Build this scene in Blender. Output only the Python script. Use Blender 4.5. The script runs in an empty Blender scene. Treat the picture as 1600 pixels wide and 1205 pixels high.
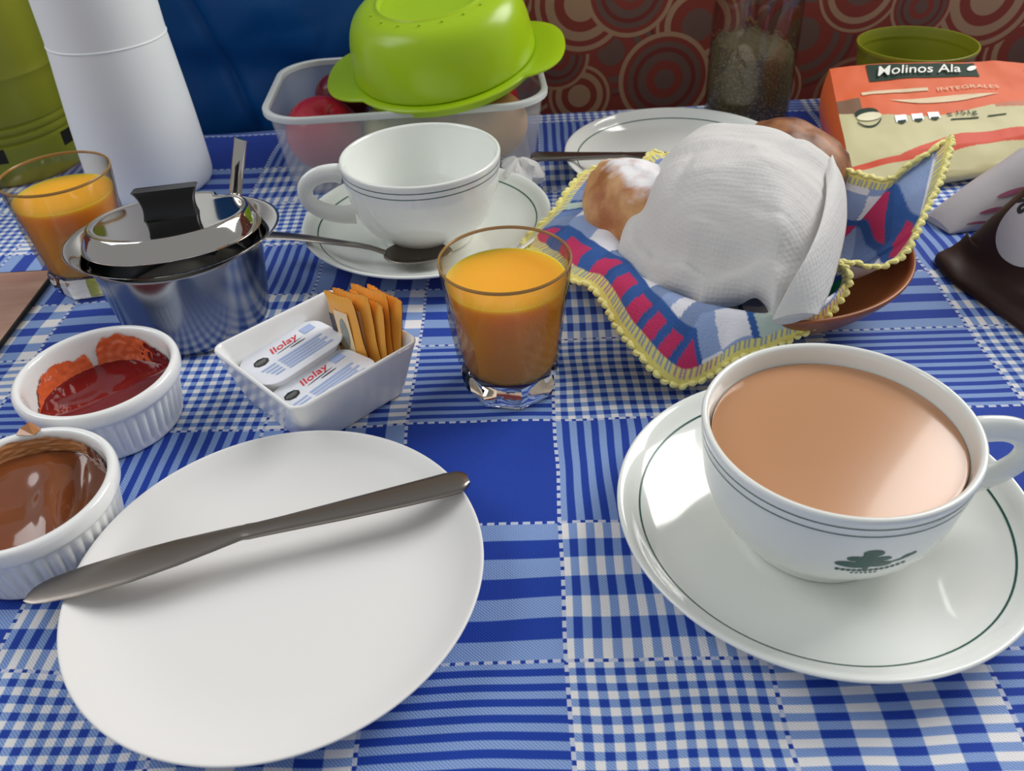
import bpy, math, random
import numpy as np
from math import sin, cos, pi, radians as rad
from mathutils import Matrix, Vector, noise
random.seed(4)
SC = bpy.context.scene
COL = SC.collection
# ------------------------------------------------------------------ camera
F, TH, RO, CH = 1331.33, .666138, -.0590166, .30      # focal length in pixels of a 1600 wide frame, pitch, roll, height above the cloth
cd = bpy.data.cameras.new('camera'); cam = bpy.data.objects.new('camera', cd); COL.objects.link(cam)
cd.sensor_width = 36; cd.lens = F / 1600 * 36; cd.clip_start = .01
R0 = Vector((1, 0, 0)); U0 = Vector((0, sin(TH), cos(TH))); FW = Vector((0, cos(TH), -sin(TH)))
RI = R0 * cos(RO) + U0 * sin(RO); UP = -R0 * sin(RO) + U0 * cos(RO)
M = Matrix((RI, UP, -FW)).transposed().to_4x4(); M.translation = (0, 0, CH)
cam.matrix_world = M
cd.dof.use_dof = True; cd.dof.focus_distance = .44; cd.dof.aperture_fstop = 16
SC.camera = cam
SC.view_settings.view_transform = 'Standard'; SC.view_settings.look = 'None'
SC.view_settings.gamma = 1; SC.view_settings.use_curve_mapping = False
SC.view_settings.exposure = 0.0
# ------------------------------------------------------------------ light
w = bpy.data.worlds.new('world'); SC.world = w; w.use_nodes = True
bg = w.node_tree.nodes['Background']; bg.inputs[0].default_value = (.96, .98, 1, 1); bg.inputs[1].default_value = .36
def area(name, loc, target, sx, sy, power, col):
    l = bpy.data.lights.new(name, 'AREA'); l.shape = 'RECTANGLE'; l.size = sx; l.size_y = sy; l.energy = power; l.color = col
    o = bpy.data.objects.new(name, l); COL.objects.link(o); o.location = loc
    o.rotation_euler = (Vector(target) - Vector(loc)).to_track_quat('-Z', 'Y').to_euler()
    return o
area('window_light_right', (1.40, 1.20, 1.25), (.05, .4, 0), 1.1, 1.0, 32, (1, .98, .95))
area('fill_light_left', (-1.3, .5, 1.3), (0, .4, 0), .9, 1.0, 10, (.98, .99, 1))  # added soft fill from the left, not an actual window

# ------------------------------------------------------------------ pixel -> point helpers (surveying only)
def ray(px, py):
    x = (px - 800) / F; y = -(py - 602.5) / F
    return RI * x + UP * y + FW
def PZ(px, py, z):
    r = ray(px, py); t = (z - CH) / r.z; return Vector((r.x * t, r.y * t, z))
def PY(px, py, y):
    r = ray(px, py); t = y / r.y; return Vector((r.x * t, y, CH + r.z * t))

# ------------------------------------------------------------------ materials
def s2l(c): return tuple(((v / 255) / 12.92 if v / 255 <= .04045 else ((v / 255 + .055) / 1.055) ** 2.4) for v in c)
def pbr(name, rgb, rough=.4, metal=0, trans=0, ior=1.45, alpha=1, sss=0, coat=0, bump=0, bscale=200, vary=0, attr=None, spec=None, sscale=.01, srad=(1, .2, .1)):
    m = bpy.data.materials.new(name); m.use_nodes = True
    nt = m.node_tree; p = nt.nodes['Principled BSDF']
    p.inputs['Base Color'].default_value = (*s2l(rgb), 1); p.inputs['Roughness'].default_value = rough
    p.inputs['Metallic'].default_value = metal; p.inputs['Transmission Weight'].default_value = trans
    p.inputs['IOR'].default_value = ior; p.inputs['Alpha'].default_value = alpha
    p.inputs['Coat Weight'].default_value = coat; p.inputs['Coat Roughness'].default_value = .05
    if spec is not None: p.inputs['Specular IOR Level'].default_value = spec
    if sss:
        p.inputs['Subsurface Weight'].default_value = sss; p.inputs['Subsurface Scale'].default_value = sscale; p.inputs['Subsurface Radius'].default_value = srad
    if bump or vary:
        tc = nt.nodes.new('ShaderNodeTexCoord'); n = nt.nodes.new('ShaderNodeTexNoise'); n.inputs['Scale'].default_value = bscale
        n.inputs['Detail'].default_value = 4
        nt.links.new(tc.outputs['Object'], n.inputs['Vector'])
        if bump:
            b = nt.nodes.new('ShaderNodeBump'); b.inputs['Strength'].default_value = bump; b.inputs['Distance'].default_value = .001
            nt.links.new(n.outputs['Fac'], b.inputs['Height']); nt.links.new(b.outputs[0], p.inputs['Normal'])
        if vary:
            mx = nt.nodes.new('ShaderNodeMixRGB'); mx.blend_type = 'MULTIPLY'; mx.inputs[0].default_value = vary
            mx.inputs[1].default_value = (*s2l(rgb), 1); nt.links.new(n.outputs['Fac'], mx.inputs[2]); nt.links.new(mx.outputs[0], p.inputs['Base Color'])
    if attr:
        a = nt.nodes.new('ShaderNodeVertexColor'); a.layer_name = attr; nt.links.new(a.outputs[0], p.inputs['Base Color'])
    return m
MT = dict(
    plate=pbr('matte_white_china', (232, 231, 229), .32, spec=.4),
    china=pbr('glazed_white_china', (237, 240, 235), .10, coat=.5),
    ramekin=pbr('white_ramekin_glaze', (240, 241, 240), .12, coat=.4),
    line=pbr('dark_green_line', (34, 86, 76), .25),
    steel=pbr('brushed_steel', (138, 131, 125), .30, 1, bump=.02, bscale=900),
    mirror=pbr('polished_steel', (200, 196, 190), .07, 1),
    body_steel=pbr('satin_steel', (150, 155, 165), .20, 1),
    black=pbr('black_plastic', (22, 23, 26), .35),
    glass=pbr('clear_glass', (255, 252, 246), 0, trans=1, ior=1.46),
    juice=pbr('orange_juice', (247, 176, 52), .25, sss=.9, sscale=.02, srad=(1, .6, .15)),
    coffee=pbr('milky_coffee', (188, 138, 100), .16, coat=.25),
    jam=pbr('red_jam', (112, 12, 20), .1, coat=.6, bump=.25, bscale=90),
    jam_thin=pbr('thin_orange_jam', (226, 104, 58), .15, coat=.6),
    caramel=pbr('milk_caramel', (126, 68, 36), .13, coat=.6, vary=.25, bscale=60),
    caramel_thin=pbr('thin_milk_caramel', (186, 126, 76), .18, coat=.5),
    thermos=pbr('white_foam_plastic', (236, 239, 240), .5, bump=.12, bscale=120),
    olive=pbr('olive_plastic', (138, 142, 36), .35),
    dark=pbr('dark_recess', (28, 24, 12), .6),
    tubplastic=pbr('clear_tub_plastic', (236, 240, 242), .18, alpha=.20),
    tubrim=pbr('clear_tub_rim_plastic', (226, 230, 228), .25, alpha=.80),
    lime=pbr('lime_plastic', (162, 197, 22), .28, sss=.15),
    apple=pbr('red_apple_skin', (205, 45, 62), .22, vary=.25, bscale=40),
    plum=pbr('dark_plum_skin', (120, 22, 42), .22, vary=.4, bscale=60),
    peach=pbr('tan_fruit_skin', (224, 168, 100), .4, vary=.3, bscale=50),
    pear=pbr('pale_green_fruit_skin', (205, 205, 140), .4, vary=.2, bscale=50),
    tissue=pbr('paper_tissue', (250, 249, 247), .85),
    bun=pbr('bun_crust', (190, 128, 70), .5),
    tan=pbr('toasted_crust', (150, 92, 50), .55),
    wood=pbr('terracotta_bowl', (158, 92, 52), .35, vary=.3, bscale=60),
    foil=pbr('white_lid_foil', (232, 236, 244), .25),
    tub=pbr('white_tub_plastic', (236, 238, 240), .3),
    red=pbr('red_print', (222, 60, 70), .4), ink=pbr('black_print', (40, 42, 45), .5), blueink=pbr('pale_blue_print', (168, 186, 226), .5),
    sachet=pbr('orange_sachet_paper', (236, 166, 66), .5, bump=.3, bscale=150), sachetw=pbr('cream_sachet_print', (232, 208, 170), .6),
    navyink=pbr('navy_print', (44, 44, 66), .5),
    orange=pbr('orange_wrapper', (228, 106, 58), .35, bump=.05, bscale=30), cream=pbr('cream_print', (226, 220, 180), .35), green=pbr('dark_green_print', (34, 58, 44), .6, spec=.2),
    white=pbr('white_print', (238, 236, 226), .4), greyw=pbr('grey_print', (140, 145, 140), .4),
    choc=pbr('dark_brown_wrapper', (52, 32, 28), .5, bump=.1, bscale=25, spec=.3),
    wbag=pbr('white_plastic_bag', (190, 184, 186), .4, bump=.3, bscale=30), magenta=pbr('magenta_print', (150, 80, 105), .4),
    yellow=pbr('yellow_crochet_yarn', (240, 232, 152), .8, bump=.5, bscale=700), 
    jacket=pbr('blue_nylon', (8, 84, 152), .38, bump=.25, bscale=30),
    seam=pbr('navy_seam', (8, 26, 62), .6),
    woodfloor=pbr('brown_floor', (96, 74, 58), .6, vary=.3, bscale=6), table=pbr('table_wood', (120, 82, 52), .5, vary=.4, bscale=20),
    metalleg=pbr('black_metal', (30, 30, 32), .4, .6),
    herb=pbr('dried_herb', (112, 106, 76), .9, vary=.7, bscale=400),
    jarplastic=pbr('clear_jar_plastic', (200, 190, 190), .12, alpha=.22),
    wall=pbr('cream_wall', (196, 182, 160), .8, bump=.1, bscale=80),
)
def thin_clear(name, tint, edge, spec=.05):
    m = bpy.data.materials.new(name); m.use_nodes = True; nt = m.node_tree; nd = nt.nodes; ln = nt.links; nd.remove(nd['Principled BSDF'])
    lw = nd.new('ShaderNodeLayerWeight'); lw.inputs['Blend'].default_value = .5
    def pw(e, k, c):
        a = nd.new('ShaderNodeMath'); a.operation = 'POWER'; a.inputs[1].default_value = e; ln.new(lw.outputs['Facing'], a.inputs[0])
        b = nd.new('ShaderNodeMath'); b.operation = 'MULTIPLY_ADD'; b.inputs[1].default_value = k; b.inputs[2].default_value = c; ln.new(a.outputs[0], b.inputs[0]); return b.outputs[0]
    mc = nd.new('ShaderNodeMixRGB'); mc.inputs[1].default_value = (*tint, 1); mc.inputs[2].default_value = (*edge, 1); ln.new(pw(2.2, 1, 0), mc.inputs[0])
    t = nd.new('ShaderNodeBsdfTransparent'); ln.new(mc.outputs[0], t.inputs[0])
    g = nd.new('ShaderNodeBsdfGlossy'); g.inputs['Roughness'].default_value = .03
    mx = nd.new('ShaderNodeMixShader'); ln.new(pw(5, .6, .035), mx.inputs[0]); ln.new(t.outputs[0], mx.inputs[1]); ln.new(g.outputs[0], mx.inputs[2]); ln.new(mx.outputs[0], nd['Material Output'].inputs['Surface'])
    return m
MT['rimglass'] = pbr('amber_tinted_glass_rim', (168, 128, 72), .05, alpha=.75)
MT['thin_glass'] = thin_clear('drinking_glass_wall', (.97, .97, .95), (.42, .32, .18))
MT['jarplastic'] = thin_clear('smoky_clear_jar_plastic', (.95, .93, .92), (.72, .68, .68))

# ------------------------------------------------------------------ mesh helpers
def tag(o, label=None, cat=None, group=None, kind=None):
    if label: o['label'] = label
    if cat: o['category'] = cat
    if group: o['group'] = group
    if kind: o['kind'] = kind
    return o
def empty(name, loc, rz=0, rx=0, ry=0):
    o = bpy.data.objects.new(name, None); o.empty_display_size = .02; COL.objects.link(o)
    o.location = loc; o.rotation_euler = (rx, ry, rz); return o
def mk(name, v, f, mat, parent=None, world=False, smooth=True, sharp=40):
    v = [tuple(p) for p in v]
    if world and parent is not None:
        L = Vector(parent.location); q_ = parent.parent
        while q_ is not None: L = L + q_.location; q_ = q_.parent
        v = [(p[0] - L.x, p[1] - L.y, p[2] - L.z) for p in v]
    me = bpy.data.meshes.new(name); me.from_pydata(v, [], f); me.update()
    o = bpy.data.objects.new(name, me); COL.objects.link(o); me.materials.append(mat)
    if smooth:
        me.shade_smooth()
        try: me.set_sharp_from_angle(angle=rad(sharp))
        except Exception: pass
    if parent is not None: o.parent = parent
    return o
def chaikin(p, n=2, closed=False):
    p = [np.array(q, float) for q in p]
    for _ in range(n):
        q = [] if closed else [p[0]]
        rng = range(len(p)) if closed else range(len(p) - 1)
        for i in rng:
            a, b = p[i], p[(i + 1) % len(p)]
            q += [.75 * a + .25 * b, .25 * a + .75 * b]
        if not closed: q.append(p[-1])
        p = q
    return p
def lathe_vf(prof, seg=96, mod=None):
    v, f, rings = [], [], []
    for i, (r, z) in enumerate(prof):
        if r < 1e-6: rings.append([len(v)]); v.append((0, 0, z)); continue
        ring = []
        for k in range(seg):
            a = 2 * pi * k / seg; rr, zz = (r, z) if mod is None else mod(r, z, a, i)
            ring.append(len(v)); v.append((rr * cos(a), rr * sin(a), zz))
        rings.append(ring)
    for a, b in zip(rings, rings[1:]):
        if len(a) == 1 and len(b) == 1: continue
        for k in range(seg):
            k2 = (k + 1) % seg
            if len(a) == 1: f.append((a[0], b[k2], b[k]))
            elif len(b) == 1: f.append((a[k], a[k2], b[0]))
            else: f.append((a[k], a[k2], b[k2], b[k]))
    return v, f
def lathe(name, prof, mat, parent, seg=96, n=2, mod=None, off=(0, 0, 0), sharp=40):
    p = chaikin(prof, n) if n else prof
    v, f = lathe_vf(p, seg, mod)
    v = [(a + off[0], b + off[1], c + off[2]) for a, b, c in v]
    return mk(name, v, f, mat, parent, sharp=sharp)
def strip_on(name, prof, r0, r1, mat, parent, seg=128, up=True):
    """thin printed ring following the inner (up) side of a smoothed profile between two radii"""
    p = chaikin(prof, 3); pts = []
    half = max(range(len(p)), key=lambda i: p[i][0])
    side = p[half:] if up else p[:half]
    rs = [q[0] for q in side]; zs = [q[1] for q in side]
    if rs[0] > rs[-1]: rs, zs = rs[::-1], zs[::-1]
    q = [(r, float(np.interp(r, rs, zs)) + .00016) for r in np.linspace(r0, r1, 4)]
    v, f = lathe_vf(q, seg); f = [t[::-1] for t in f]
    return mk(name, v, f, mat, parent)
def frames(path):
    path = [Vector(p) for p in path]; T = []
    for i in range(len(path)):
        a = path[max(i - 1, 0)]; b = path[min(i + 1, len(path) - 1)]; T.append((b - a).normalized())
    return path, T
def sweep(name, path, radii, mat, parent=None, ns=16, up=(0, 0, 1), closed=False, world=False, cap=True):
    """radii: list of (a, b): half-size along side vector and along normal"""
    path = [Vector(p) for p in path]; n = len(path)
    v, f = [], []
    for i in range(n):
        if closed: t = (path[(i + 1) % n] - path[i - 1]).normalized()
        else: t = (path[min(i + 1, n - 1)] - path[max(i - 1, 0)]).normalized()
        s = t.cross(Vector(up))
        s = s.normalized() if s.length > 1e-4 else Vector((1, 0, 0)); nn = s.cross(t).normalized()
        a, b = radii[i] if isinstance(radii, list) else radii
        for k in range(ns):
            c = 2 * pi * k / ns
            v.append(path[i] + s * (a * cos(c)) + nn * (b * sin(c)))
    m = n if closed else n - 1
    for i in range(m):
        j = (i + 1) % n
        for k in range(ns):
            k2 = (k + 1) % ns; f.append((i * ns + k, i * ns + k2, j * ns + k2, j * ns + k))
    if not closed and cap:
        f.append(tuple(range(ns))[::-1]); f.append(tuple((n - 1) * ns + k for k in range(ns)))
    f = [q[::-1] for q in f]
    return mk(name, v, f, mat, parent, world=world)
def rrect(hw, hd, rc, n=8):
    pts = []
    for cx, cy, a0 in ((hw - rc, hd - rc, 0), (-hw + rc, hd - rc, pi / 2), (-hw + rc, -hd + rc, pi), (hw - rc, -hd + rc, 1.5 * pi)):
        for k in range(n + 1):
            a = a0 + pi / 2 * k / n; pts.append((cx + rc * cos(a), cy + rc * sin(a)))
    return pts
def loft_rr(name, levels, mat, parent, n=8, sm=2, caps=(True, True), sharp=40, zf=None):
    """levels (halfw, halfd, corner, z) bottom/outside ... top/inside"""
    lv = chaikin(levels, sm) if sm else levels
    v, f = [], []; N = 4 * (n + 1)
    for hw, hd, rc, z in lv:
        for x, y in rrect(hw, hd, min(rc, hw * .99, hd * .99), n): v.append((x, y, z if zf is None else zf(x, y, z)))
    for i in range(len(lv) - 1):
        for k in range(N):
            k2 = (k + 1) % N; f.append((i * N + k, i * N + k2, (i + 1) * N + k2, (i + 1) * N + k))
    if caps[0]: f.append(tuple(range(N))[::-1])
    if caps[1]: f.append(tuple((len(lv) - 1) * N + k for k in range(N)))
    return mk(name, v, f, mat, parent, sharp=sharp)
def grid_mesh(name, fn, nu, nv, mat, parent=None, color=None, closed_u=False, world=False, uv=None, sharp=180, attr='Col'):
    v = [fn(i / nu, j / nv) for j in range(nv + 1) for i in range(nu + (0 if closed_u else 1))]
    W = nu if closed_u else nu + 1; f = []
    for j in range(nv):
        for i in range(nu):
            i2 = (i + 1) % W; f.append((j * W + i, j * W + i2, (j + 1) * W + i2, (j + 1) * W + i))
    o = mk(name, v, f, mat, parent, world=world, sharp=sharp)
    if color:
        ca = o.data.color_attributes.new(attr, 'FLOAT_COLOR', 'POINT')
        c = np.ones((len(v), 4), np.float32); k = 0
        for j in range(nv + 1):
            for i in range(W):
                c[k, :3] = color(i / nu, j / nv); k += 1
        ca.data.foreach_set('color', c.ravel())
    return o
def solid(o, t, off=-1):
    md = o.modifiers.new('thickness', 'SOLIDIFY'); md.thickness = t; md.offset = off; return o
def N3(x, y, z=0.0): return noise.noise(Vector((x, y, z)))
_font = {}
def text_mesh(name, s, size, fn, mat, parent=None, shear=0, bold=0, world=False, space=1):
    c = bpy.data.curves.new('t', 'FONT'); c.body = s; c.size = 1; c.shear = shear; c.offset = bold / size; c.align_x = 'CENTER'; c.align_y = 'CENTER'; c.resolution_u = 3; c.space_character = space
    o = bpy.data.objects.new('t', c); COL.objects.link(o); bpy.context.view_layer.update()
    me = bpy.data.meshes.new_from_object(o); me.calc_loop_triangles(); v = [fn(p.co.x * size, p.co.y * size) for p in me.vertices]; f = [tuple(p.vertices) for p in me.loop_triangles]
    bpy.data.objects.remove(o); bpy.data.curves.remove(c); bpy.data.meshes.remove(me)
    return mk(name, v, f, mat, parent, world=world, smooth=False)
def poly_mesh(name, polys, fn, mat, parent=None, world=False, sub=0):
    """flat print: each polygon is a fan around its centre, mapped by fn"""
    v, f = [], []
    for P in polys:
        c = (sum(p[0] for p in P) / len(P), sum(p[1] for p in P) / len(P)); b = len(v)
        v.append(fn(*c))
        R = max(1, sub); n = len(P)
        for r in range(1, R + 1):
            for p in P: v.append(fn(c[0] + (p[0] - c[0]) * r / R, c[1] + (p[1] - c[1]) * r / R))
        for k in range(n): f.append((b, b + 1 + k, b + 1 + (k + 1) % n))
        for r in range(1, R):
            for k in range(n):
                a = b + 1 + (r - 1) * n; d = a + n; k2 = (k + 1) % n
                f.append((a + k, d + k, d + k2, a + k2))
    return mk(name, v, f, mat, parent, world=world, smooth=False)
def ell(cx, cy, a, b, n=24, rot=0):
    return [(cx + a * cos(t) * cos(rot) - b * sin(t) * sin(rot), cy + a * cos(t) * sin(rot) + b * sin(t) * cos(rot)) for t in (2 * pi * k / n for k in range(n))]
def rect(x0, y0, x1, y1, n=6):
    P = []
    for (a, b), (c, d) in (((x0, y0), (x1, y0)), ((x1, y0), (x1, y1)), ((x1, y1), (x0, y1)), ((x0, y1), (x0, y0))):
        for k in range(n): P.append((a + (c - a) * k / n, b + (d - b) * k / n))
    return P
def box(name, x0, x1, y0, y1, z0, z1, mat, parent=None):
    v = [(x, y, z) for z in (z0, z1) for y in (y0, y1) for x in (x0, x1)]
    f = [(0, 2, 3, 1), (4, 5, 7, 6), (0, 1, 5, 4), (2, 6, 7, 3), (0, 4, 6, 2), (1, 3, 7, 5)]
    o = mk(name, v, f, mat, parent, smooth=False)
    b = o.modifiers.new('bevel', 'BEVEL'); b.width = .003; b.segments = 2
    return o

# ================================================================== setting
TABLE_Y1 = .797; FLOOR = -.75
fl = mk('floor', [(-2, -1.2, FLOOR), (2, -1.2, FLOOR), (2, 1.9, FLOOR), (-2, 1.9, FLOOR)], [(0, 1, 2, 3)], MT['woodfloor'], smooth=False); fl['kind'] = 'structure'
wl = box('wall_back', -2, 2, 1.9, 2.0, FLOOR, 1.7, MT['wall']); wl['kind'] = 'structure'

tb = empty('dining_table', (0, .3, FLOOR)); tag(tb, 'wooden dining table hidden under the blue checked tablecloth', 'table')
box('table_top', -.80, .80, -.42, .488, .715, .7415, MT['table'], tb)
for sx in (-.7, .7):
    for sy in (-.36, .42): box('leg', sx - .025, sx + .025, sy - .025, sy + .025, 0, .715, MT['table'], tb)

# ---- bench with circle print upholstery
def bench_mat():
    m = bpy.data.materials.new('circle_print_upholstery'); m.use_nodes = True; nt = m.node_tree; nd = nt.nodes; ln = nt.links
    p = nd['Principled BSDF']; p.inputs['Roughness'].default_value = .75
    tc = nd.new('ShaderNodeTexCoord'); sp = nd.new('ShaderNodeSeparateXYZ'); ln.new(tc.outputs['Object'], sp.inputs[0])
    cb = nd.new('ShaderNodeCombineXYZ'); ln.new(sp.outputs[0], cb.inputs[0]); ln.new(sp.outputs[2], cb.inputs[1])
    RED, DK, GR, CR, TAN = [(*s2l(c), 1) for c in ((150, 62, 48), (128, 50, 42), (120, 88, 76), (186, 146, 112), (164, 118, 90))]
    ramps = {'a': [(0, CR), (.34, RED), (.54, CR), (.72, RED), (.83, CR), (.93, RED)],
             'b': [(0, GR), (.22, RED), (.40, GR), (.58, DK), (.68, GR), (.80, RED), (.90, CR)],
             'c': [(0, GR), (.30, RED), (.55, GR), (.68, RED), (.82, GR), (.92, DK)],
             'd': [(0, GR), (.36, RED), (.62, CR), (.76, RED), (.88, CR), (.95, RED)],
             'e': [(0, DK), (.30, GR), (.44, RED), (.66, TAN), (.78, RED), (.90, TAN)]}
    Y = .86
    def W(px, py): q = PY(px, py, Y); return q.x, q.z
    C = [(955, 81, 70, 'c'), (1180, 30, 72, 'e'), (1255, 54, 84, 'c'), (1450, 110, 80, 'c'), (905, 150, 52, 'a'), (1330, 150, 62, 'e'), (870, 90, 50, 'b'), (1600, 80, 66, 'd'),
         (1090, 39, 66, 'd'), (908, 6, 74, 'a'), (985, -14, 66, 'b'), (1038, 124, 72, 'b'), (1347, -18, 66, 'd'), (1545, -5, 78, 'a'), (1200, 140, 55, 'd'), (1440, 10, 46, 'b'), (1560, 170, 60, 'b'), (1400, 190, 60, 'a')]
    rs = random.Random(9)
    for gx in range(-7, 8):
        for gz in range(0, 3): C.insert(0, None) if False else None
    circ = []
    for i in range(-6, 10):
        for j in (0, 1, 2, 3):
            x = i * .085 + (j % 2) * .04 + rs.uniform(-.012, .012); z = -.06 + j * .075 + rs.uniform(-.012, .012)
            if .03 < x < .55 and z < .13: continue
            if z < .1 and x < -.05: continue
            circ.append((x, z, rs.uniform(.03, .048), rs.choice('abcde')))
    for px, py, r, t in C:
        x, z = W(px, py); circ.append((x, z, r / 1560, t))
    col = nd.new('ShaderNodeRGB'); col.outputs[0].default_value = RED; prev = col.outputs[0]
    for x, z, r, t in circ:
        d = nd.new('ShaderNodeVectorMath'); d.operation = 'DISTANCE'; d.inputs[1].default_value = (x, z, 0); ln.new(cb.outputs[0], d.inputs[0])
        s = nd.new('ShaderNodeMath'); s.operation = 'DIVIDE'; s.inputs[1].default_value = r; ln.new(d.outputs['Value'], s.inputs[0])
        rp = nd.new('ShaderNodeValToRGB'); cr = rp.color_ramp; cr.interpolation = 'CONSTANT'
        L = ramps[t]; cr.elements[0].position = 0; cr.elements[0].color = L[0][1]; cr.elements[1].position = L[1][0]; cr.elements[1].color = L[1][1]
        for q in L[2:]: e = cr.elements.new(q[0]); e.color = q[1]
        ln.new(s.outputs[0], rp.inputs[0])
        lt = nd.new('ShaderNodeMath'); lt.operation = 'LESS_THAN'; lt.inputs[1].default_value = 1; ln.new(s.outputs[0], lt.inputs[0])
        mx = nd.new('ShaderNodeMixRGB'); ln.new(lt.outputs[0], mx.inputs[0]); ln.new(prev, mx.inputs[1]); ln.new(rp.outputs[0], mx.inputs[2]); prev = mx.outputs[0]
    ln.new(prev, p.inputs['Base Color'])
    n = nd.new('ShaderNodeTexNoise'); n.inputs['Scale'].default_value = 900; b = nd.new('ShaderNodeBump'); b.inputs['Strength'].default_value = .3; b.inputs['Distance'].default_value = .001
    ln.new(tc.outputs['Object'], n.inputs['Vector']); ln.new(n.outputs['Fac'], b.inputs['Height']); ln.new(b.outputs[0], p.inputs['Normal'])
    return m
BM = bench_mat()
bn = empty('banquette_bench', (0, 0, 0)); tag(bn, 'banquette bench behind table, upholstered in brick red fabric with cream and grey circles', 'bench')
bk = box('backrest', -1.3, 1.3, .86, 1.02, -.33, .30, BM, bn); bk.modifiers['bevel'].width = .02; bk.modifiers['bevel'].segments = 4
sb = box('seat', -1.3, 1.3, .50, .858, -.42, -.30, BM, bn); sb.modifiers['bevel'].width = .02
box('base', -1.3, 1.3, .56, 1.0, FLOOR, -.42, MT['table'], bn)

# ---- tablecloth
AZ = rad(2.287)
UB = [-.80, -.70, -.62, -.545, -.47, -.392, -.313, -.232, -.151, -.072, .0077, .088, .171, .258, .345, .43, .515, .60, .685, .77, .90]
VB = [-.46, -.385, -.31, -.235, -.16, -.09, -.018, .055, .1281, .2016, .2751, .3505, .4245, .4890, .5605, .6310, .7010, .7777, .85, .92, .99, 1.06, 1.13]
# column/row types cycle solid, narrow, wide ; column between index 9,10 (-.072..) is solid ; row index 9 (.2016..) is wide
def cloth_mat():
    m = bpy.data.materials.new('woven_blue_patchwork_check'); m.use_nodes = True; nt = m.node_tree; nd = nt.nodes; ln = nt.links
    p = nd['Principled BSDF']; p.inputs['Roughness'].default_value = .72; p.inputs['Sheen Weight'].default_value = .15; p.inputs['Specular IOR Level'].default_value = .25
    uv = nd.new('ShaderNodeUVMap'); uv.uv_map = 'UVMap'; sp = nd.new('ShaderNodeSeparateXYZ')
    tc = nd.new('ShaderNodeTexCoord')
    nz = nd.new('ShaderNodeTexNoise'); nz.inputs['Scale'].default_value = 14; nz.inputs['Detail'].default_value = 1; ln.new(tc.outputs['Object'], nz.inputs['Vector'])
    def math(op, a, b=None, c=None):
        n = nd.new('ShaderNodeMath'); n.operation = op
        for i, x in enumerate((a, b, c)):
            if x is None: continue
            if isinstance(x, (int, float)): n.inputs[i].default_value = x
            else: ln.new(x, n.inputs[i])
        return n.outputs[0]
    sub = nd.new('ShaderNodeVectorMath'); sub.operation = 'SUBTRACT'; sub.inputs[1].default_value = (.5, .5, .5); ln.new(nz.outputs['Color'], sub.inputs[0])
    scl = nd.new('ShaderNodeVectorMath'); scl.operation = 'SCALE'; scl.inputs['Scale'].default_value = .075; ln.new(sub.outputs[0], scl.inputs[0])
    add = nd.new('ShaderNodeVectorMath'); add.operation = 'ADD'; ln.new(uv.outputs[0], add.inputs[0]); ln.new(scl.outputs[0], add.inputs[1])
    ln.new(add.outputs[0], sp.inputs[0])
    def thread(t, offset):
        k = math('FLOOR', t); fr = math('FRACT', t); ty = math('MODULO', math('ADD', k, offset), 3)    # 0 solid 1 narrow 2 wide
        isn = math('COMPARE', ty, 1, .2); isw = math('COMPARE', ty, 2, .2)
        def soft(x, wdt):   # soft edged square wave, 1 = white thread
            tri = math('ABSOLUTE', math('SUBTRACT', math('FRACT', x), .25)); tri = math('MINIMUM', tri, math('SUBTRACT', 1, tri))
            n = nd.new('ShaderNodeMapRange'); n.inputs['From Min'].default_value = .25 + wdt; n.inputs['From Max'].default_value = .25 - wdt; ln.new(tri, n.inputs['Value']); return n.outputs[0]
        wn = soft(math('MULTIPLY', fr, 10.5), .03); ww = soft(math('MULTIPLY', fr, 3.5), .012)
        thr = math('ADD', math('MULTIPLY', isn, wn), math('MULTIPLY', isw, ww))
        edge = math('MINIMUM', fr, math('SUBTRACT', 1, fr))
        return thr, edge, fr
    a, ea, fa = thread(sp.outputs[0], 30 - 9)     # columns
    b, eb, fb = thread(sp.outputs[1], 30 - 7)     # rows: index 9 -> wide (2)
    # weave: blend 50/50 with twill where one thread is white
    tw = nd.new('ShaderNodeTexWave'); tw.bands_direction = 'DIAGONAL'; tw.inputs['Scale'].default_value = 420; ln.new(tc.outputs['Object'], tw.inputs['Vector'])
    mean = math('MULTIPLY', math('ADD', a, b), .5)
    half = math('SUBTRACT', 1, math('ABSOLUTE', math('MULTIPLY', math('SUBTRACT', mean, .5), 2)))
    mean = math('ADD', mean, math('MULTIPLY', math('MULTIPLY', math('SUBTRACT', tw.outputs['Fac'], .5), .22), half))
    # stitched dashes on the cell borders
    def dash(e, along, freq):
        on = math('LESS_THAN', e, .011); d = math('LESS_THAN', math('FRACT', math('MULTIPLY', along, freq)), .62); return math('MULTIPLY', on, d), on
    d1, o1 = dash(eb, sp.outputs[0], 14); d2, o2 = dash(ea, sp.outputs[1], 14)
    on = math('MAXIMUM', o1, o2); dd = math('MAXIMUM', d1, d2)
    fac = math('ADD', math('MULTIPLY', mean, math('SUBTRACT', 1, on)), math('MULTIPLY', dd, math('MULTIPLY', on, .78)))
    rp = nd.new('ShaderNodeValToRGB'); cr = rp.color_ramp; cr.elements[0].color = (*s2l((10, 58, 162)), 1); cr.elements[1].color = (*s2l((236, 234, 234)), 1)
    e = cr.elements.new(.5); e.color = (*s2l((122, 156, 212)), 1); ln.new(fac, rp.inputs[0]); ln.new(rp.outputs[0], p.inputs['Base Color'])
    rb = nd.new('ShaderNodeTexWave'); rb.bands_direction = 'X'; rb.inputs['Scale'].default_value = 260; ln.new(tc.outputs['Object'], rb.inputs['Vector'])
    hh = math('ADD', math('MULTIPLY', rb.outputs['Fac'], .5), tw.outputs['Fac'])
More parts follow.
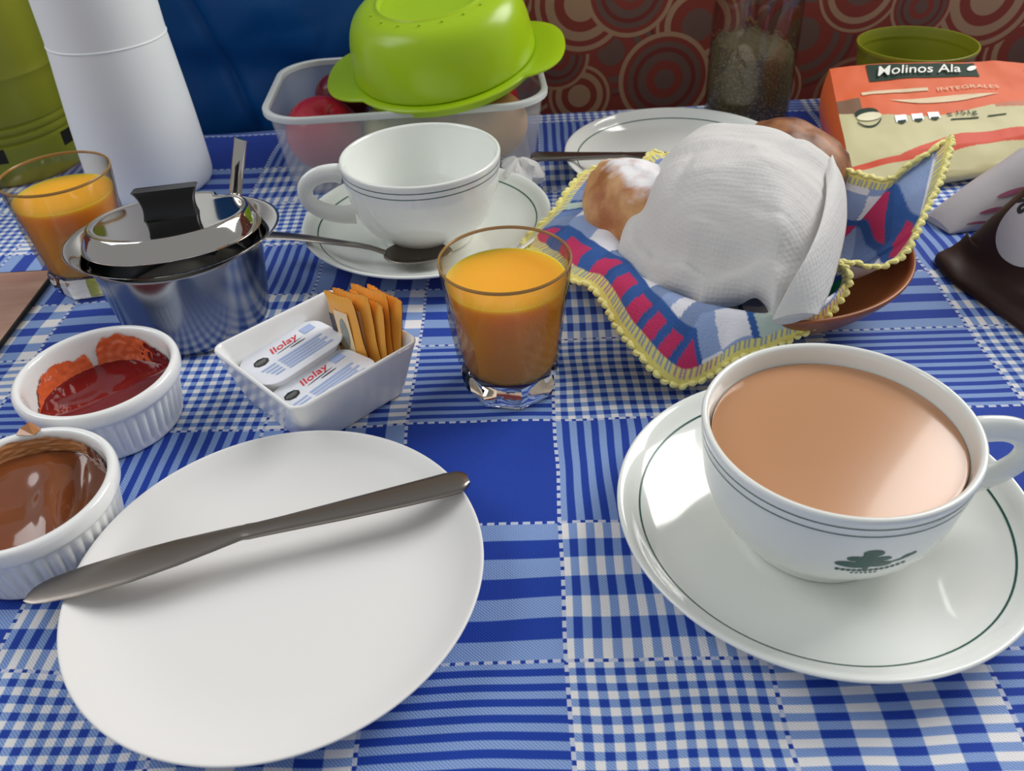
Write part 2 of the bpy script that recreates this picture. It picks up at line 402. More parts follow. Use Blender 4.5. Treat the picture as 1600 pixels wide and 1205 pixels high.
    bp = nd.new('ShaderNodeBump'); bp.inputs['Strength'].default_value = .35; bp.inputs['Distance'].default_value = .0004; ln.new(hh, bp.inputs['Height']); ln.new(bp.outputs[0], p.inputs['Normal'])
    return m
def build_cloth():
    xs = np.linspace(-.95, .95, 320); ys = np.linspace(-.35, 1.05, 260)
    v, uv = [], []
    for y in ys:
        for x in xs:
            ex = max(0, abs(x) - .806); ey = max(0, y - TABLE_Y1, -.124 - y)
            X = x if ex == 0 else math.copysign(.806 + .004 * (1 - math.exp(-ex * 60)), x)
            Y = y
            if y > TABLE_Y1: Y = TABLE_Y1 + .004 * (1 - math.exp(-ey * 60))
            if y < -.124: Y = -.124 - .004 * (1 - math.exp(-ey * 60))
            Z = -max(ex, ey)
            wr = .0009 * (N3(x * 14, y * 14) - .45) + .0022 * max(0, N3(x * 9 + 5, y * 16, 3) - .12) * (1 if (x < .03 and .30 < y < .36) else .0)
            if Z == 0: Z = min(wr, 0)
            v.append((X, Y, Z))
            u_ = cos(AZ) * x - sin(AZ) * y; v_ = sin(AZ) * x + cos(AZ) * y
            uv.append((float(np.interp(u_, UB, range(len(UB)))), float(np.interp(v_, VB, range(len(VB))))))
    W = len(xs); f = [(j * W + i, j * W + i + 1, (j + 1) * W + i + 1, (j + 1) * W + i) for j in range(len(ys) - 1) for i in range(W - 1)]
    o = mk('tablecloth', v, f, cloth_mat(), sharp=180)
    ul = o.data.uv_layers.new(name='UVMap'); idx = np.empty(len(o.data.loops), np.int32); o.data.loops.foreach_get('vertex_index', idx)
    ul.data.foreach_set('uv', np.array(uv, np.float32)[idx].ravel())
    solid(o, .0012)
    tag(o, 'blue and white patchwork check tablecloth covering the whole table', 'tablecloth')
build_cloth()

# ---- blue jacket
def jacket():
    jr = empty('blue_jacket', (-.33, .83, -.30)); tag(jr, 'dark blue nylon jacket heaped on bench behind white flask', 'jacket')
    X0, X1, Z0, Z1 = -.70, .0, -.298, .26
    def base(u, t):
        x = X0 + (X1 - X0) * u; z = Z0 + (Z1 - Z0) * t
        bulge = .020 * sin(pi * min(1, max(0, u))) ** .5 * sin(pi * t) ** .5
        fold = .014 * N3(x * 6 + z * 4, z * 9, 1) + .009 * N3(x * 18 + z * 9, z * 6, 4) + .004 * abs(N3(x * 22 - z * 20, z * 12, 7))
        # swell of the body: lower edge of the pale bulge
        s = z - (.055 + .10 * (-.18 - x)); sw = .016 / (1 + math.exp(-s * 130))
        crease = -.007 * math.exp(-((x + .262 + (z - .1) * .25) / .006) ** 2)
        y = .858 - bulge - fold - sw - crease * -1 * -1 - .006
        return x, min(y, .855), z
    o = grid_mesh('shell', lambda u, t: base(u, t), 220, 160, MT['jacket'], jr, world=True); solid(o, .003, 1)
    pts = [base((-.262 - (z - .1) * .25 - X0) / (X1 - X0), (z - Z0) / (Z1 - Z0)) for z in np.linspace(-.05, .2, 30)]
    sweep('seam', [(x, y - .001, z) for x, y, z in pts], (.0012, .0012), MT['seam'], jr, ns=8, up=(0, 1, 0), world=True)
    pts = [base((-.285 - (z - .1) * .25 - X0) / (X1 - X0), (z - Z0) / (Z1 - Z0)) for z in np.linspace(.0, .2, 24)]
    sweep('seam', [(x, y - .0008, z) for x, y, z in pts], (.0009, .0009), MT['seam'], jr, ns=8, up=(0, 1, 0), world=True)
jacket()

# ================================================================== foreground plate and knife
PL = Vector((-.1047, .2424, 0))
pp = [(0, .0025), (.040, .0025), (.044, 0), (.047, 0), (.050, .0030), (.068, .0065), (.082, .0125), (.0880, .0172), (.0886, .0184), (.0876, .0190), (.0855, .0176), (.076, .0108), (.062, .0066), (.045, .0056), (0, .0054)]
plate = lathe('side_plate', pp, MT['plate'], None, seg=160, n=3); plate.location = PL
tag(plate, 'plain matt white plate in the foreground with a knife lying across it', 'plate')

def knife(name, A, B, label, z_tip, z_end, wmax=.0185, flip=1, group=None):
    A = Vector(A); B = Vector(B); L = (B - A).length; d = (B - A).normalized(); s = Vector((-d.y, d.x, 0)).normalized(); n = d.cross(s); n = n if n.z > 0 else -n
    root = empty(name, A); tag(root, label, 'knife', group)
    # outline stations: t along length, upper edge, lower edge (fractions of wmax), half thickness
    st = [(0, -.30, -.34, .0003), (.006, -.14, -.42, .0004), (.02, .04, -.5, .0005), (.05, .18, -.56, .0006), (.12, .30, -.62, .0007), (.22, .38, -.60, .0008), (.32, .40, -.46, .0009), (.40, .37, -.30, .0011), (.46, .33, -.16, .0014),
          (.50, .27, -.17, .0016), (.56, .26, -.21, .0018), (.70, .28, -.32, .0019), (.85, .31, -.40, .0020), (.95, .33, -.42, .0020), (.985, .28, -.38, .0019), (1, .12, -.22, .0012)]
    T = [q[0] for q in st]
    def ring(t):
        hi = np.interp(t, T, [q[1] for q in st]) * wmax * flip; lo = np.interp(t, T, [q[2] for q in st]) * wmax * flip; th = np.interp(t, T, [q[3] for q in st])
        c = (hi + lo) / 2; h = (hi - lo) / 2; out = []
        for k in range(16):
            a = 2 * pi * k / 16
            ex = .55 if t > .47 else .9
            cx = math.copysign(abs(cos(a)) ** ex, cos(a)); sx = math.copysign(abs(sin(a)) ** ex, sin(a))
            out.append(A + d * (t * L) + s * (c + h * cx) + n * (th * sx))
        return out
    def body(nm, t0, t1, m):
        ts = np.concatenate([np.linspace(t0, t1, m)]); v = []; 
        for t in ts: v += ring(float(t))
        f = [(i * 16 + k, i * 16 + (k + 1) % 16, (i + 1) * 16 + (k + 1) % 16, (i + 1) * 16 + k) for i in range(m - 1) for k in range(16)]
        f += [tuple(range(16))[::-1], tuple((m - 1) * 16 + k for k in range(16))]
        return mk(nm, v, f, MT['steel'], root, world=True, sharp=50)
    body('blade', 0, .485, 60); body('handle', .485, 1, 60)
    return root
a = PZ(40, 922, .0205); b = PZ(731, 747, .0222)
knife('table_knife', a, b, 'steel table knife lying diagonally across the foreground white plate', 0, 0)

# ================================================================== cups and saucers
SAU = [(0, .0008), (.040, .0008), (.043, 0), (.0465, 0), (.050, .0040), (.070, .0100), (.084, .0165), (.0890, .0196), (.0895, .0209), (.0882, .0217), (.0850, .0200), (.0800, .0158), (.070, .0105), (.052, .0062), (.040, .0040), (.036, .0034), (0, .0034)]
CUP = [(0, .0020), (.028, .0020), (.030, 0), (.0328, 0), (.0332, .0070), (.0362, .0088), (.0455, .0178), (.0515, .0310), (.0540, .0480), (.0553, .0600), (.0556, .0632), (.0538, .0640), (.0520, .0622), (.0506, .0510), (.0478, .0350), (.0410, .0190), (.0260, .0095), (0, .0090)]
def saucer(loc, label, group='white saucers with green line'):
    r = empty('saucer', loc); tag(r, label, 'saucer', group)
    lathe('dish', SAU, MT['china'], r, seg=160, n=3)
    strip_on('green_line', SAU, .0785, .0793, MT['line'], r)
    return r
def cup_r(z):   # outer radius at height
    p = chaikin(CUP, 3); h = max(range(len(p)), key=lambda i: p[i][0]); s = sorted((q[1], q[0]) for q in p[:h + 1]); return float(np.interp(z, [q[0] for q in s], [q[1] for q in s]))
def cup(loc, rz, label, logo=None):
    r = empty('coffee_cup', loc, rz); tag(r, label, 'cup', 'white cups with green lines')
    cb_ = lathe('bowl', CUP, MT['china'], r, seg=160, n=3)
    for z in (.0588, .0546):
        q = [(cup_r(zz) + .00014, zz) for zz in np.linspace(z - .0003, z + .0003, 3)]
        v, f = lathe_vf(q, 160); mk('green_line', v, f, MT['line'], r)
    path = chaikin([(.0545, 0, .0550), (.0600, 0, .0565), (.0720, 0, .0560), (.0815, 0, .0490), (.0815, 0, .0380), (.0730, 0, .0295), (.0600, 0, .0245), (.0500, 0, .0240)], 3)
    n = len(path); rad_ = [(.0052 + .0022 * abs(i / (n - 1) - .5) * 2, .0036 + .0012 * (abs(i / (n - 1) - .5) * 2) ** 2) for i in range(n)]
    sweep('handle', path, rad_, MT['china'], r, ns=20, up=(0, 1, 0))
    if logo is not None:
        def onto(x, y):     # x sideways, y height on the cup wall
            z = .0315 + y * 1.0; rr = cup_r(z) + .00022; a = logo + x / rr; return (rr * cos(a), rr * sin(a), z)
        blobs = [ell(.0008, .0125, .0040, .0022), ell(-.0002, .0100, .0030, .0024), ell(-.0050, .0088, .0034, .0016), ell(.0052, .0086, .0034, .0014), ell(.0002, .0066, .0050, .0030), ell(-.0078, .0050, .0042, .0018), ell(.0048, .0048, .0048, .0018), ell(-.0035, .0040, .006, .0016), ell(.0000, .0026, .0011, .0026)]
        o = poly_mesh('tree_emblem', blobs[:], onto, MT['line'], cb_, sub=3)
        br = [ell(.0120, .0060, .0050, .0005, rot=.2), ell(.0150, .0074, .0022, .0010, rot=.4), ell(.0178, .0080, .0016, .0009, rot=.3)]
        poly_mesh('branch_emblem', br, onto, MT['line'], cb_, sub=3)
        wob = [ell(-.0100 + .0021 * k + .0, .0006 - .0003 * math.sin(k * .4) + .0006 * (max(0, k - 7) / 3) ** 2, .0010, .0009, 10) for k in range(13)]
        poly_mesh('base_line_emblem', wob + [ell(-.004 + .0018 * k, -.0019, .0007, .0005, 8) for k in range(6)], onto, MT['line'], cb_)
    return r
C1 = Vector((.1330, .2588, 0)); C2 = Vector((-.0538, .5612, 0))
saucer(C1, 'large white saucer with thin green line under the full coffee cup at right')
cup(C1 + Vector((0, .0012, .0037)), rad(-2), 'white cup with two green lines and green tree emblem, full of milky coffee', logo=rad(-84.5 + 2 - 8))
cf = [(0, -.004), (.040, -.004), (.0500, -.002), (.0508, -.0001), (.0500, .00015), (.048, 0), (0, 0)]
o = lathe('milky_coffee', cf, MT['coffee'], None, seg=128, n=2); o.location = C1 + Vector((0, .0012, .0585)); tag(o, 'light brown milky coffee filling the cup at right', 'coffee')
saucer(C2, 'white saucer under the empty cup, steel teaspoon resting on it')
cup(C2 + Vector((0, -.001, .0037)), rad(188), 'empty white cup with two green lines, handle to the left')
CP = Vector((.1425, .650, 0)); saucer(CP, 'white plate with thin green line behind the bread basket, knife on it')
knife('table_knife', PZ(1105, 243, .0225), PZ(829, 244, .0235), 'steel table knife on the back plate behind the bread basket', 0, 0, flip=-1)

# ---- teaspoons
def spoon(path, label, root_loc, name='teaspoon', bowl=.015, wend=.0062):
    r = empty(name, root_loc); tag(r, label, 'spoon')
    p = chaikin(path, 3); n = len(p)
    rr = [(wend - (wend - .0026) * min(1, (i / (n - 1)) / .8) ** .8, .0010 + .0004 * (i / (n - 1))) for i in range(n)]
    sweep('handle', p, rr, MT['steel'], r, ns=14, world=True)
    e = Vector(p[-1]); d = (Vector(p[-1]) - Vector(p[-3])); d.z *= .2; d.normalize(); s = d.cross(Vector((0, 0, 1))).normalized()
    def fn(u, t, up):
        a = 2 * pi * u; L = .024; wd = bowl
        x = cos(a) * t; y = sin(a) * t
        wy = wd * (1 - .18 * x)
        q = e + d * (L * .93 + L * x) + s * (wy * y); dep = .006 * (1 - t ** 2)
        return Vector((q.x, q.y, e.z + .0012 * (x * .5) - dep))
    o = grid_mesh('bowl', lambda u, t: fn(u, max(t, .001), 0), 40, 10, MT['steel'], r, closed_u=True, world=True); solid(o, .0010, 1)
    return r
h0 = PZ(412, 367, .0225); h1 = PZ(520, 378, .0255); h2 = PZ(575, 385, .0205); h3 = PZ(603, 395, .0155)
spoon([h0, h0.lerp(h1, .5) + Vector((0, 0, .001)), h1, h2, h3], 'steel teaspoon resting on saucer of the empty cup', h0)

# ================================================================== juice glasses
def glass(loc, rz, label, jl, lvl):
    r = empty('juice_glass', loc, rz); tag(r, label, 'glass', 'glasses of orange juice')
    out = [(0, .0012), (.020, .0010), (.0235, 0), (.0252, .0010), (.0262, .006), (.0285, .028), (.0310, .050), (.0332, .066), (.0344, .078), (.0346, .0808), (.0340, .0816), (.0333, .0806), (.0330, .078), (.0318, .066), (.0297, .050), (.0273, .028), (.0262, .0190), (.0240, .0155), (0, .0150)]
    p = chaikin(out, 2); half = max(range(len(p)), key=lambda i: p[i][0])
    def mod(R, z, a, i):
        if i > half: return R, z
        k = min(1, max(0, (.060 - z) / .012)); k = k * k * (3 - 2 * k)
        am = (a % (pi / 4)) - pi / 8; o8 = cos(pi / 8) / cos(am) * 1.05
        return R * (1 - k + k * o8), z
    lo = [q for q in p[:half] if q[1] < .0160]; 
    cut = len(lo) - 1
    wallp = [q for q in p[cut:] if q[1] >= .0158]
    nh = half - cut
    def modw(R, z, a, i): return mod(R, z, a, 0 if i <= nh else half + 1)
    lathe('wall', wallp, MT['thin_glass'], r, seg=160, n=0, mod=modw, sharp=30)
    basep = list(p[:cut + 1]) + [(p[cut][0] - .0006, .0160), (.0236, .0153), (0, .0150)]
    def modb(R, z, a, i): return mod(R, z, a, 0 if i <= cut + 1 else half + 1)
    lathe('rim', [(.0345, .0800), (.0349, .0812), (.0342, .0820), (.0334, .0812), (.0337, .0800), (.0345, .0800)], MT['rimglass'], r, seg=128, n=1)
    lathe('glass_base', basep, MT['glass'], r, seg=160, n=0, mod=modb, sharp=30)
    inn = sorted((q[1], q[0]) for q in p[half + 1:]); zi = [q[0] for q in inn]; ri = [q[1] for q in inn]
    def rin(z): return float(np.interp(z, zi, ri)) - .00025
    q = [(0, .0153), (.021, .0155)] + [(rin(z), z) for z in np.linspace(.0172, lvl - .0006, 24)] + [(rin(lvl) + 0.0000, lvl + .0004), (rin(lvl) - .0012, lvl), (0, lvl)]
    j = lathe('orange_juice', q, MT['juice'], None, seg=96, n=0, sharp=60); j.location = loc; j.rotation_euler.z = rz; tag(j, jl, 'juice', 'orange juice in glasses')
glass(Vector((0, .3845, 0)), rad(10), 'octagonal based glass of orange juice in the middle of the table', 'orange juice in the middle glass', .0690)
glass(Vector((-.2875, .5290, 0)), rad(30), 'glass of orange juice at left edge beside the steel sugar bowl', 'orange juice in the left glass', .0660)

# ================================================================== sugar bowl
def sugar():
    C = Vector((-.2005, .4725, 0)); r = empty('sugar_bowl', C, rad(11)); tag(r, 'stainless steel lidded sugar bowl with wide boat shaped rim', 'sugar bowl')
    body = [(0, .0015), (.040, .0015), (.0425, 0), (.0445, .0015), (.0460, .010), (.0495, .040), (.0515, .055), (.0518, .058), (.0508, .058), (.0485, .040), (.0450, .010), (.042, .0030), (0, .0028)]
    lathe('body', body, MT['body_steel'], r, seg=128, n=2)
    def fl(R, z, a, i):
        k = min(1, max(0, (R - .0495) / .010)); c = abs(cos(a))
        return R + k * (.0075 * c ** 3 - .0035), z + k * .0015 * c ** 4
    ring = [(.0505, .0560), (.0540, .0585), (.0580, .0605), (.0600, .0612), (.0602, .0618), (.0580, .0614), (.0540, .0596), (.0500, .0575), (.0500, .0560), (.0505, .0560)]
    lathe('flared_rim', ring, MT['mirror'], r, seg=128, n=1, mod=fl)
    def notch(R, z, a, i):
        d = ((a - rad(46) + pi) % (2 * pi)) - pi; return R * (1 - .13 * math.exp(-(d / .16) ** 4) * min(1, R / .045)), z
    lid = [(0, .0728), (.036, .0728), (.0435, .0729), (.0450, .0735), (.0460, .0738), (.0478, .0730), (.0512, .0665), (.0526, .0628), (.0528, .0612), (.0515, .0612), (.0500, .0650), (.0466, .0710), (.040, .0716), (0, .0716)]
    lathe('lid', lid[::-1], MT['mirror'], r, seg=160, n=2, mod=notch)
    # black concave grip
    v, f = [], []; S = 10; nz = 14; prof = []
    for j in range(nz + 1):
        t = j / nz; z = .0728 + .0175 * t; w_ = .0158 + .0030 * t ** 2 - .0012 * sin(pi * t); th = .0036 + .0016 * (2 * t - 1) ** 2
        prof.append((w_, th, z))
    lev = [(a, b, .0015, c) for a, b, c in prof]
    def dome(x, y, z): return z + (.0020 * (1 - (x / .017) ** 2) if z > .0895 else 0)
    k = loft_rr('grip', lev, MT['black'], r, n=3, sm=0, zf=dome); k.rotation_euler.z = rad(-3); 
    box('grip_foot', -.0140, .0140, -.0050, .0050, .0727, .0745, MT['black'], r).modifiers['bevel'].width = .0006
    for o_ in r.children:
        if o_.name.startswith(('lid', 'grip')):
            T = rad(-7); o_.rotation_euler = (T, 0, o_.rotation_euler.z); pv = Vector((0, 0, .0650)); o_.location = pv - Matrix.Rotation(T, 3, 'X') @ pv
            o_.location.x += 0 if o_.name.startswith('lid') else .002; o_.scale = (1, .90, 1) if o_.name.startswith('lid') else (1, 1, 1)
        if o_.name.startswith('flared'): o_.scale = (1, .93, 1)
    # spoon standing in the bowl through the notch
    top = PY(376, 217, .512); mid = PY(367, 309, .506)
    d = (top - mid); q = mid - d * .75
    sr = empty('teaspoon', top); tag(sr, 'steel spoon standing in the sugar bowl, square handle end sticking up', 'spoon')
    path = [top, top.lerp(mid, .5), mid, q]
    sweep('handle', chaikin(path, 2), (.0044, .0015), MT['mirror'], sr, ns=12, up=(.35, 1, 0), world=True)
    e = q + Vector((.0, -.004, -.012))
    o = grid_mesh('bowl', lambda u, t: e + Vector((.011 * cos(2 * pi * u) * max(t, .001), -.002 * (1 - t * t), .016 * sin(2 * pi * u) * max(t, .001))), 24, 6, MT['mirror'], sr, closed_u=True, world=True); solid(o, .001)
    s = lathe('sugar', [(0, .004), (.043, .004), (.0455, .018), (.0460, .022), (.03, .024), (0, .025)], MT['white'], None, seg=48); s.location = C; tag(s, 'white sugar inside the steel sugar bowl', 'sugar')
sugar()

# ================================================================== ramekins
def ramekin(loc, rz, label, R=.0426, H=.036):
    r = empty('ramekin', loc, rz); tag(r, label, 'ramekin', 'white fluted ramekins')
    k = R / .0426
    p = [(0, .0015), (.031, .0015), (.033, 0), (.0355, .0004), (.0362, .003), (.0378, .012), (.0396, .0235), (.0402, .0265), (.0420, .0275), (.0428, .0300), (.0428, .0345), (.0412, .0364), (.0386, .0360), (.0376, .0335), (.0365, .020), (.0345, .0075), (.031, .0050), (0, .0048)]
    p = [(a * k, b * H / .036) for a, b in p]
    P = chaikin(p, 2)
    def mod(R_, z, a, i):
        if i < len(P) * .42 and .0025 < z < .0262 * H / .036 and R_ > .034:
            e = min(1, (z - .0025) / .003, (.0262 - z) / .003); return R_ - .0011 * e * (.5 + .5 * cos(46 * a)) ** 2, z
        return R_, z
    lathe('dish', P, MT['ramekin'], r, seg=368, n=0, mod=mod)
    return r
def rin_ram(z, k=1): return float(np.interp(z, [.006, .0075, .020, .0335, .036], [.0335, .0345, .0365, .0376, .0386])) * k
R1 = Vector((-.2215, .3715, 0)); R2 = Vector((-.2262, .2830, 0))
ramekin(R1, 0, 'white fluted ramekin of red jam next to the sugar bowl')
ramekin(R2, .1, 'white fluted ramekin of brown milk caramel cut by left edge')
def smear(root, name, mat, a0, a1, lo, hi, rough=1.0, th=.0007, k=1, seed=0):
    nu, nv = 90, 30; v, f = [], []; W = nu + 1
    def inside(u, t):
        a = a0 + (a1 - a0) * u; top = hi(u); return t <= top + .10 * rough * N3(u * 9 + seed, t * 3, seed) + .05 * N3(u * 30, t * 8, seed)
    for j in range(nv + 1):
        for i in range(nu + 1):
            u = i / nu; t = j / nv; a = a0 + (a1 - a0) * u; z = lo + (.0350 - lo) * t
            rr = rin_ram(z, k) - .0004 - th * (1 + .8 * N3(u * 14, t * 6, seed)); v.append((rr * cos(a), rr * sin(a), z))
    for j in range(nv):
        for i in range(nu):
            if inside((i + .5) / nu, (j + .5) / nv): f.append((j * W + i, j * W + i + 1, (j + 1) * W + i + 1, (j + 1) * W + i))
    return mk(name, v, f, mat, root)
# jam
jr = empty('red_jam', R1); tag(jr, 'dark red jam with orange smears up the side of the ramekin', 'jam')
def jamtop(u, t):
    a = 2 * pi * u; R = (rin_ram(.017) - .0006) * max(t, .001); x, y = R * cos(a), R * sin(a)
    z = .0165 + .0012 * N3(x * 60, y * 60) - .0025 * (1 - t ** 3) + .0016 * math.exp(-((x * .6 - y * .8 + .002) / .006) ** 2)
    return (x, y, z)
grid_mesh('jam_surface', jamtop, 96, 30, MT['jam'], jr, closed_u=True)
smear(jr, 'jam_smear', MT['jam_thin'], rad(62), rad(133), .0150, lambda u: .92 - 1.1 * abs(u - .45) ** 1.5 - (.75 * math.exp(-((u - .80) / .06) ** 2)), seed=2)
smear(jr, 'jam_smear', MT['jam_thin'], rad(133), rad(205), .0150, lambda u: .66 * sin(pi * min(1, u * 1.1 + .12)) ** .6 if u < .8 else .1, seed=5)
smear(jr, 'jam_smear', MT['jam'], rad(-10), rad(75), .0150, lambda u: .30 + .35 * u, seed=7)
# caramel
cr_ = empty('milk_caramel', R2); tag(cr_, 'glossy brown milk caramel heaped in the nearer left ramekin', 'caramel spread')
def cartop(u, t):
    a = 2 * pi * u; R = (rin_ram(.028) - .0006) * max(t, .001); x, y = R * cos(a), R * sin(a)
    z = .0235 + .002 * (y / .04) - .003 * (x / .04) + .0022 * N3(x * 45 + 3, y * 45) + .003 * math.exp(-((x - .010 + y * .4) / .007) ** 2) * (1 - t ** 4) - .004 * math.exp(-((x - .020 + y * .2) / .004) ** 2) * (1 - t ** 4)
    return (x, y, min(z, .034))
grid_mesh('caramel_surface', cartop, 96, 36, MT['caramel'], cr_, closed_u=True)
smear(cr_, 'caramel_smear', MT['caramel_thin'], rad(60), rad(178), .0255, lambda u: .95 - .5 * abs(u - .5), seed=3)
smear(cr_, 'caramel_smear', MT['caramel'], rad(5), rad(62), .0200, lambda u: .45 + .3 * u, seed=9)
v = [tuple(Vector((-.011, .0385, .0352)) + Vector((x, y, z))) for x, y, z in [(-.005, 0, 0), (.004, -.001, 0), (.006, .002, .0006), (.001, .004, .004), (-.004, .0035, .0012)]]
mk('caramel_dribble', v + [(p[0], p[1] - .002, p[2] + .0012) for p in v], [(0, 1, 2, 3, 4), (5, 6, 7, 8, 9), (0, 1, 6, 5), (1, 2, 7, 6), (2, 3, 8, 7), (3, 4, 9, 8), (4, 0, 5, 9)], MT['caramel_thin'], cr_)

# ================================================================== square dish with butter tubs and sachets
DA = rad(43.2); DC = Vector((-.1062, .3835, 0))
EA = Vector((cos(DA), sin(DA), 0)); EB = Vector((sin(DA), -cos(DA), 0))      # EA to the back right, EB to the front right
def square_dish():
    r = empty('square_dish', DC, DA); tag(r, 'small square white china dish holding butter tubs and sugar sachets', 'dish')
    h = .0412
    lv = [(.001, .001, .0009, .0015), (.030, .030, .005, .0015), (.0310, .0310, .006, 0), (.0330, .0330, .007, .0004), (.0345, .0345, .008, .004), (.0378, .0378, .0075, .020), (.0405, .0405, .0075, .0320), (h, h, .0065, .0350), (.0402, .0402, .0060, .0362), (.0385, .0385, .0055, .0352), (.0362, .0362, .006, .022), (.0325, .0325, .007, .0075), (.0300, .0300, .006, .0052), (.001, .001, .0009, .0050)]
    loft_rr('dish', lv, MT['ramekin'], r, n=8, sm=2)
square_dish()
def butter_tub(center, rz, tilt, label):
    r = empty('butter_tub', center, rz, rx=tilt[0], ry=tilt[1]); tag(r, label, 'butter tub', 'single serve butter tubs'); r.scale = (1.10, 1.12, 1.0)
    loft_rr('cup', [(.020, .0125, .008, 0), (.0205, .0130, .008, .0005), (.0232, .0158, .009, .0125), (.0234, .0160, .009, .0135)], MT['tub'], r, n=6, sm=1)
    fo_ = loft_rr('foil_lid', [(.0234, .0160, .0095, .0134), (.0250, .0174, .0100, .0134), (.0252, .0176, .0102, .0139), (.0246, .0170, .0100, .0143)], MT['foil'], r, n=6, sm=1)
    Z = .01455
    m = lambda x, y: (x, y, Z)
    poly_mesh('seal', [ell(-.0150, .0052, .0043, .0036, 8)], m, MT['ink'], fo_)
    poly_mesh('seal_text', [rect(-.0180, .0058, -.0122, .0063), rect(-.0182, .0047, -.0120, .0052), rect(-.0175, .0036, -.0130, .0040)], lambda x, y: (x, y, Z + .0001), MT['greyw'], fo_)
    text_mesh('brand_lettering', 'Ilolay', .0072, lambda x, y: (x * 1.12 + .0005, y + .0085 + x * .05, Z), MT['red'], fo_, shear=.25, bold=.00008)
    poly_mesh('underline', [ell(.0020, .0045, .0085, .00028, rot=.06), ell(.0060, .0025, .0050, .0004)], m, MT['navyink'], fo_)
    bl = []
    for k in range(5): bl.append(rect(-.009, -.0010 - k * .0025 - .0016, .018 - (k % 2) * .003, -.0010 - k * .0025, 2))
    for k in range(4): bl.append(rect(-.0195 + k * .001, -.0015 - k * .0028 - .0014, -.0110, -.0015 - k * .0028, 2))
    bl.append(rect(.0130, .006, .0200, .012, 2))
    poly_mesh('small_print', bl, m, MT['blueink'], fo_)
    return r
def dpt(a, b, z): return DC + EA * a + EB * b + Vector((0, 0, z))
butter_tub(dpt(-.0045, -.0165, .0115), DA + rad(1), (rad(-5), rad(-5)), 'white butter tub with red lettering, the one farther back in the dish')
butter_tub(dpt(-.0080, .0185, .0095), DA + rad(3), (rad(-7), rad(-5)), 'white butter tub with red lettering, the one nearer the front rim')
def sachet(c, rz, lean, roll, hh, label):
    """paper stick standing in the dish; local x along width, z up, -y to the tubs"""
    r = empty('sugar_sachet', c, rz); r.rotation_euler = (lean, roll, rz); tag(r, label, 'sachet', 'paper sachets in the square dish')
    W_ = .0160
    def side(sg):
        def fn(u, t):
            x = (u * 2 - 1) * W_; z = t * hh; e = max(0, (1 - abs(u * 2 - 1) ** 4)) * max(0, 1 - abs(t * 2 - 1) ** 8)
            crimp = .0004 * (1 if int(u * 30) % 2 else -1) if (t < .08 or t > .92) else 0
            return (x, sg * (.0002 + .0017 * e) + crimp + .0010 * N3(u * 3, t * 3, hh * 99), z)
        return fn
    grid_mesh('paper', side(-1), 24, 24, MT['sachet'], r); grid_mesh('paper', side(1), 24, 24, MT['sachet'], r)
    m = lambda x, z: (x, -.0024, z)
    poly_mesh('cream_panel', [rect(-.0070, .012, .0085, hh - .009, 4)], m, MT['sachetw'], r)
    poly_mesh('dark_band', [rect(-.0130, .016, -.0088, hh - .012, 4)], m, MT['navyink'], r)
    poly_mesh('figure_print', [ell(.001, .026, .0042, .009, 14)], lambda x, z: (x, -.0026, z), MT['greyw'], r)
sl = [(-.0035, -.0020, .048, 4, 'orange paper sachet nearest the butter tubs, cream panel facing front'), (.0005, .0035, .050, 8, 'orange paper sachet standing second from the butter tubs'),
      (.0055, .006, .047, 10, 'orange paper sachet in the middle of the standing bunch'), (.0100, .0080, .0500, 13, 'orange paper sachet second from the dish wall, set farther right'), (.0138, .0110, .0485, 16, 'orange paper sachet leaning against the right wall of the dish')]
for i, (a, b, hh, ln_, lb) in enumerate(sl):
    p = dpt(.0225 + a * .60, b * .8 + .0070, .0068)
    sachet(p, DA - pi / 2 + rad((-3, 4, -2, 3, -1)[i]), rad(-ln_ * .8), rad((-13, -10, -4, -9, -3)[i]), hh, lb)

# ================================================================== white flask, olive jug
def flask():
    r = empty('vacuum_flask', (-.2945, .690, 0)); tag(r, 'tall white plastic vacuum flask beside the blue jacket', 'flask')
    lathe('body', [(0, .002), (.042, .002), (.045, 0), (.0480, .001), (.0498, .006), (.0496, .020), (.0482, .060), (.0442, .118), (.0440, .120)], MT['thermos'], r, seg=128, n=2)
    lathe('seam_ring', [(.0439, .1195), (.0444, .1200), (.0446, .1205), (.0444, .1210), (.0438, .1216)], MT['thermos'], r, seg=128, n=1)
    lathe('shoulder', [(.0440, .1213), (.0439, .124), (.0434, .17), (.0430, .215), (.043, .235), (.034, .245), (.033, .247), (0, .247)], MT['thermos'], r, seg=128, n=2)
    lathe('cap', [(.033, .246), (.036, .248), (.037, .252), (.036, .285), (.033, .29), (0, .291)], MT['thermos'], r, seg=64, n=1)
flask()
def jug():
    C = Vector((-.432, .752, 0)); r = empty('olive_jug', C); tag(r, 'olive green plastic insulated jug cut by left edge behind white flask', 'jug')
    P = [(0, .002), (.050, .002), (.053, 0), (.0560, .002), (.0570, .010), (.0570, .030)]
    for z in (.036, .043, .050): P += [(.0570, z - .0015), (.0552, z - .0006), (.0552, z + .0006), (.0570, z + .0015)]
    P += [(.0570, .060), (.0562, .086), (.0568, .0872), (.0562, .0885), (.0555, .12), (.052, .17), (.046, .20), (0, .202)]
    lathe('body', P, MT['olive'], r, seg=128, n=1)
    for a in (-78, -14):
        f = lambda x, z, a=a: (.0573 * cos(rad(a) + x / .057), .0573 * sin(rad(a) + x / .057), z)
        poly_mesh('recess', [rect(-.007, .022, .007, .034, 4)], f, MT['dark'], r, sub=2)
    lathe('stopper', [(0, .20), (.03, .2), (.032, .202), (.03, .23), (0, .232)], MT['olive'], r, seg=48, n=1)
jug()
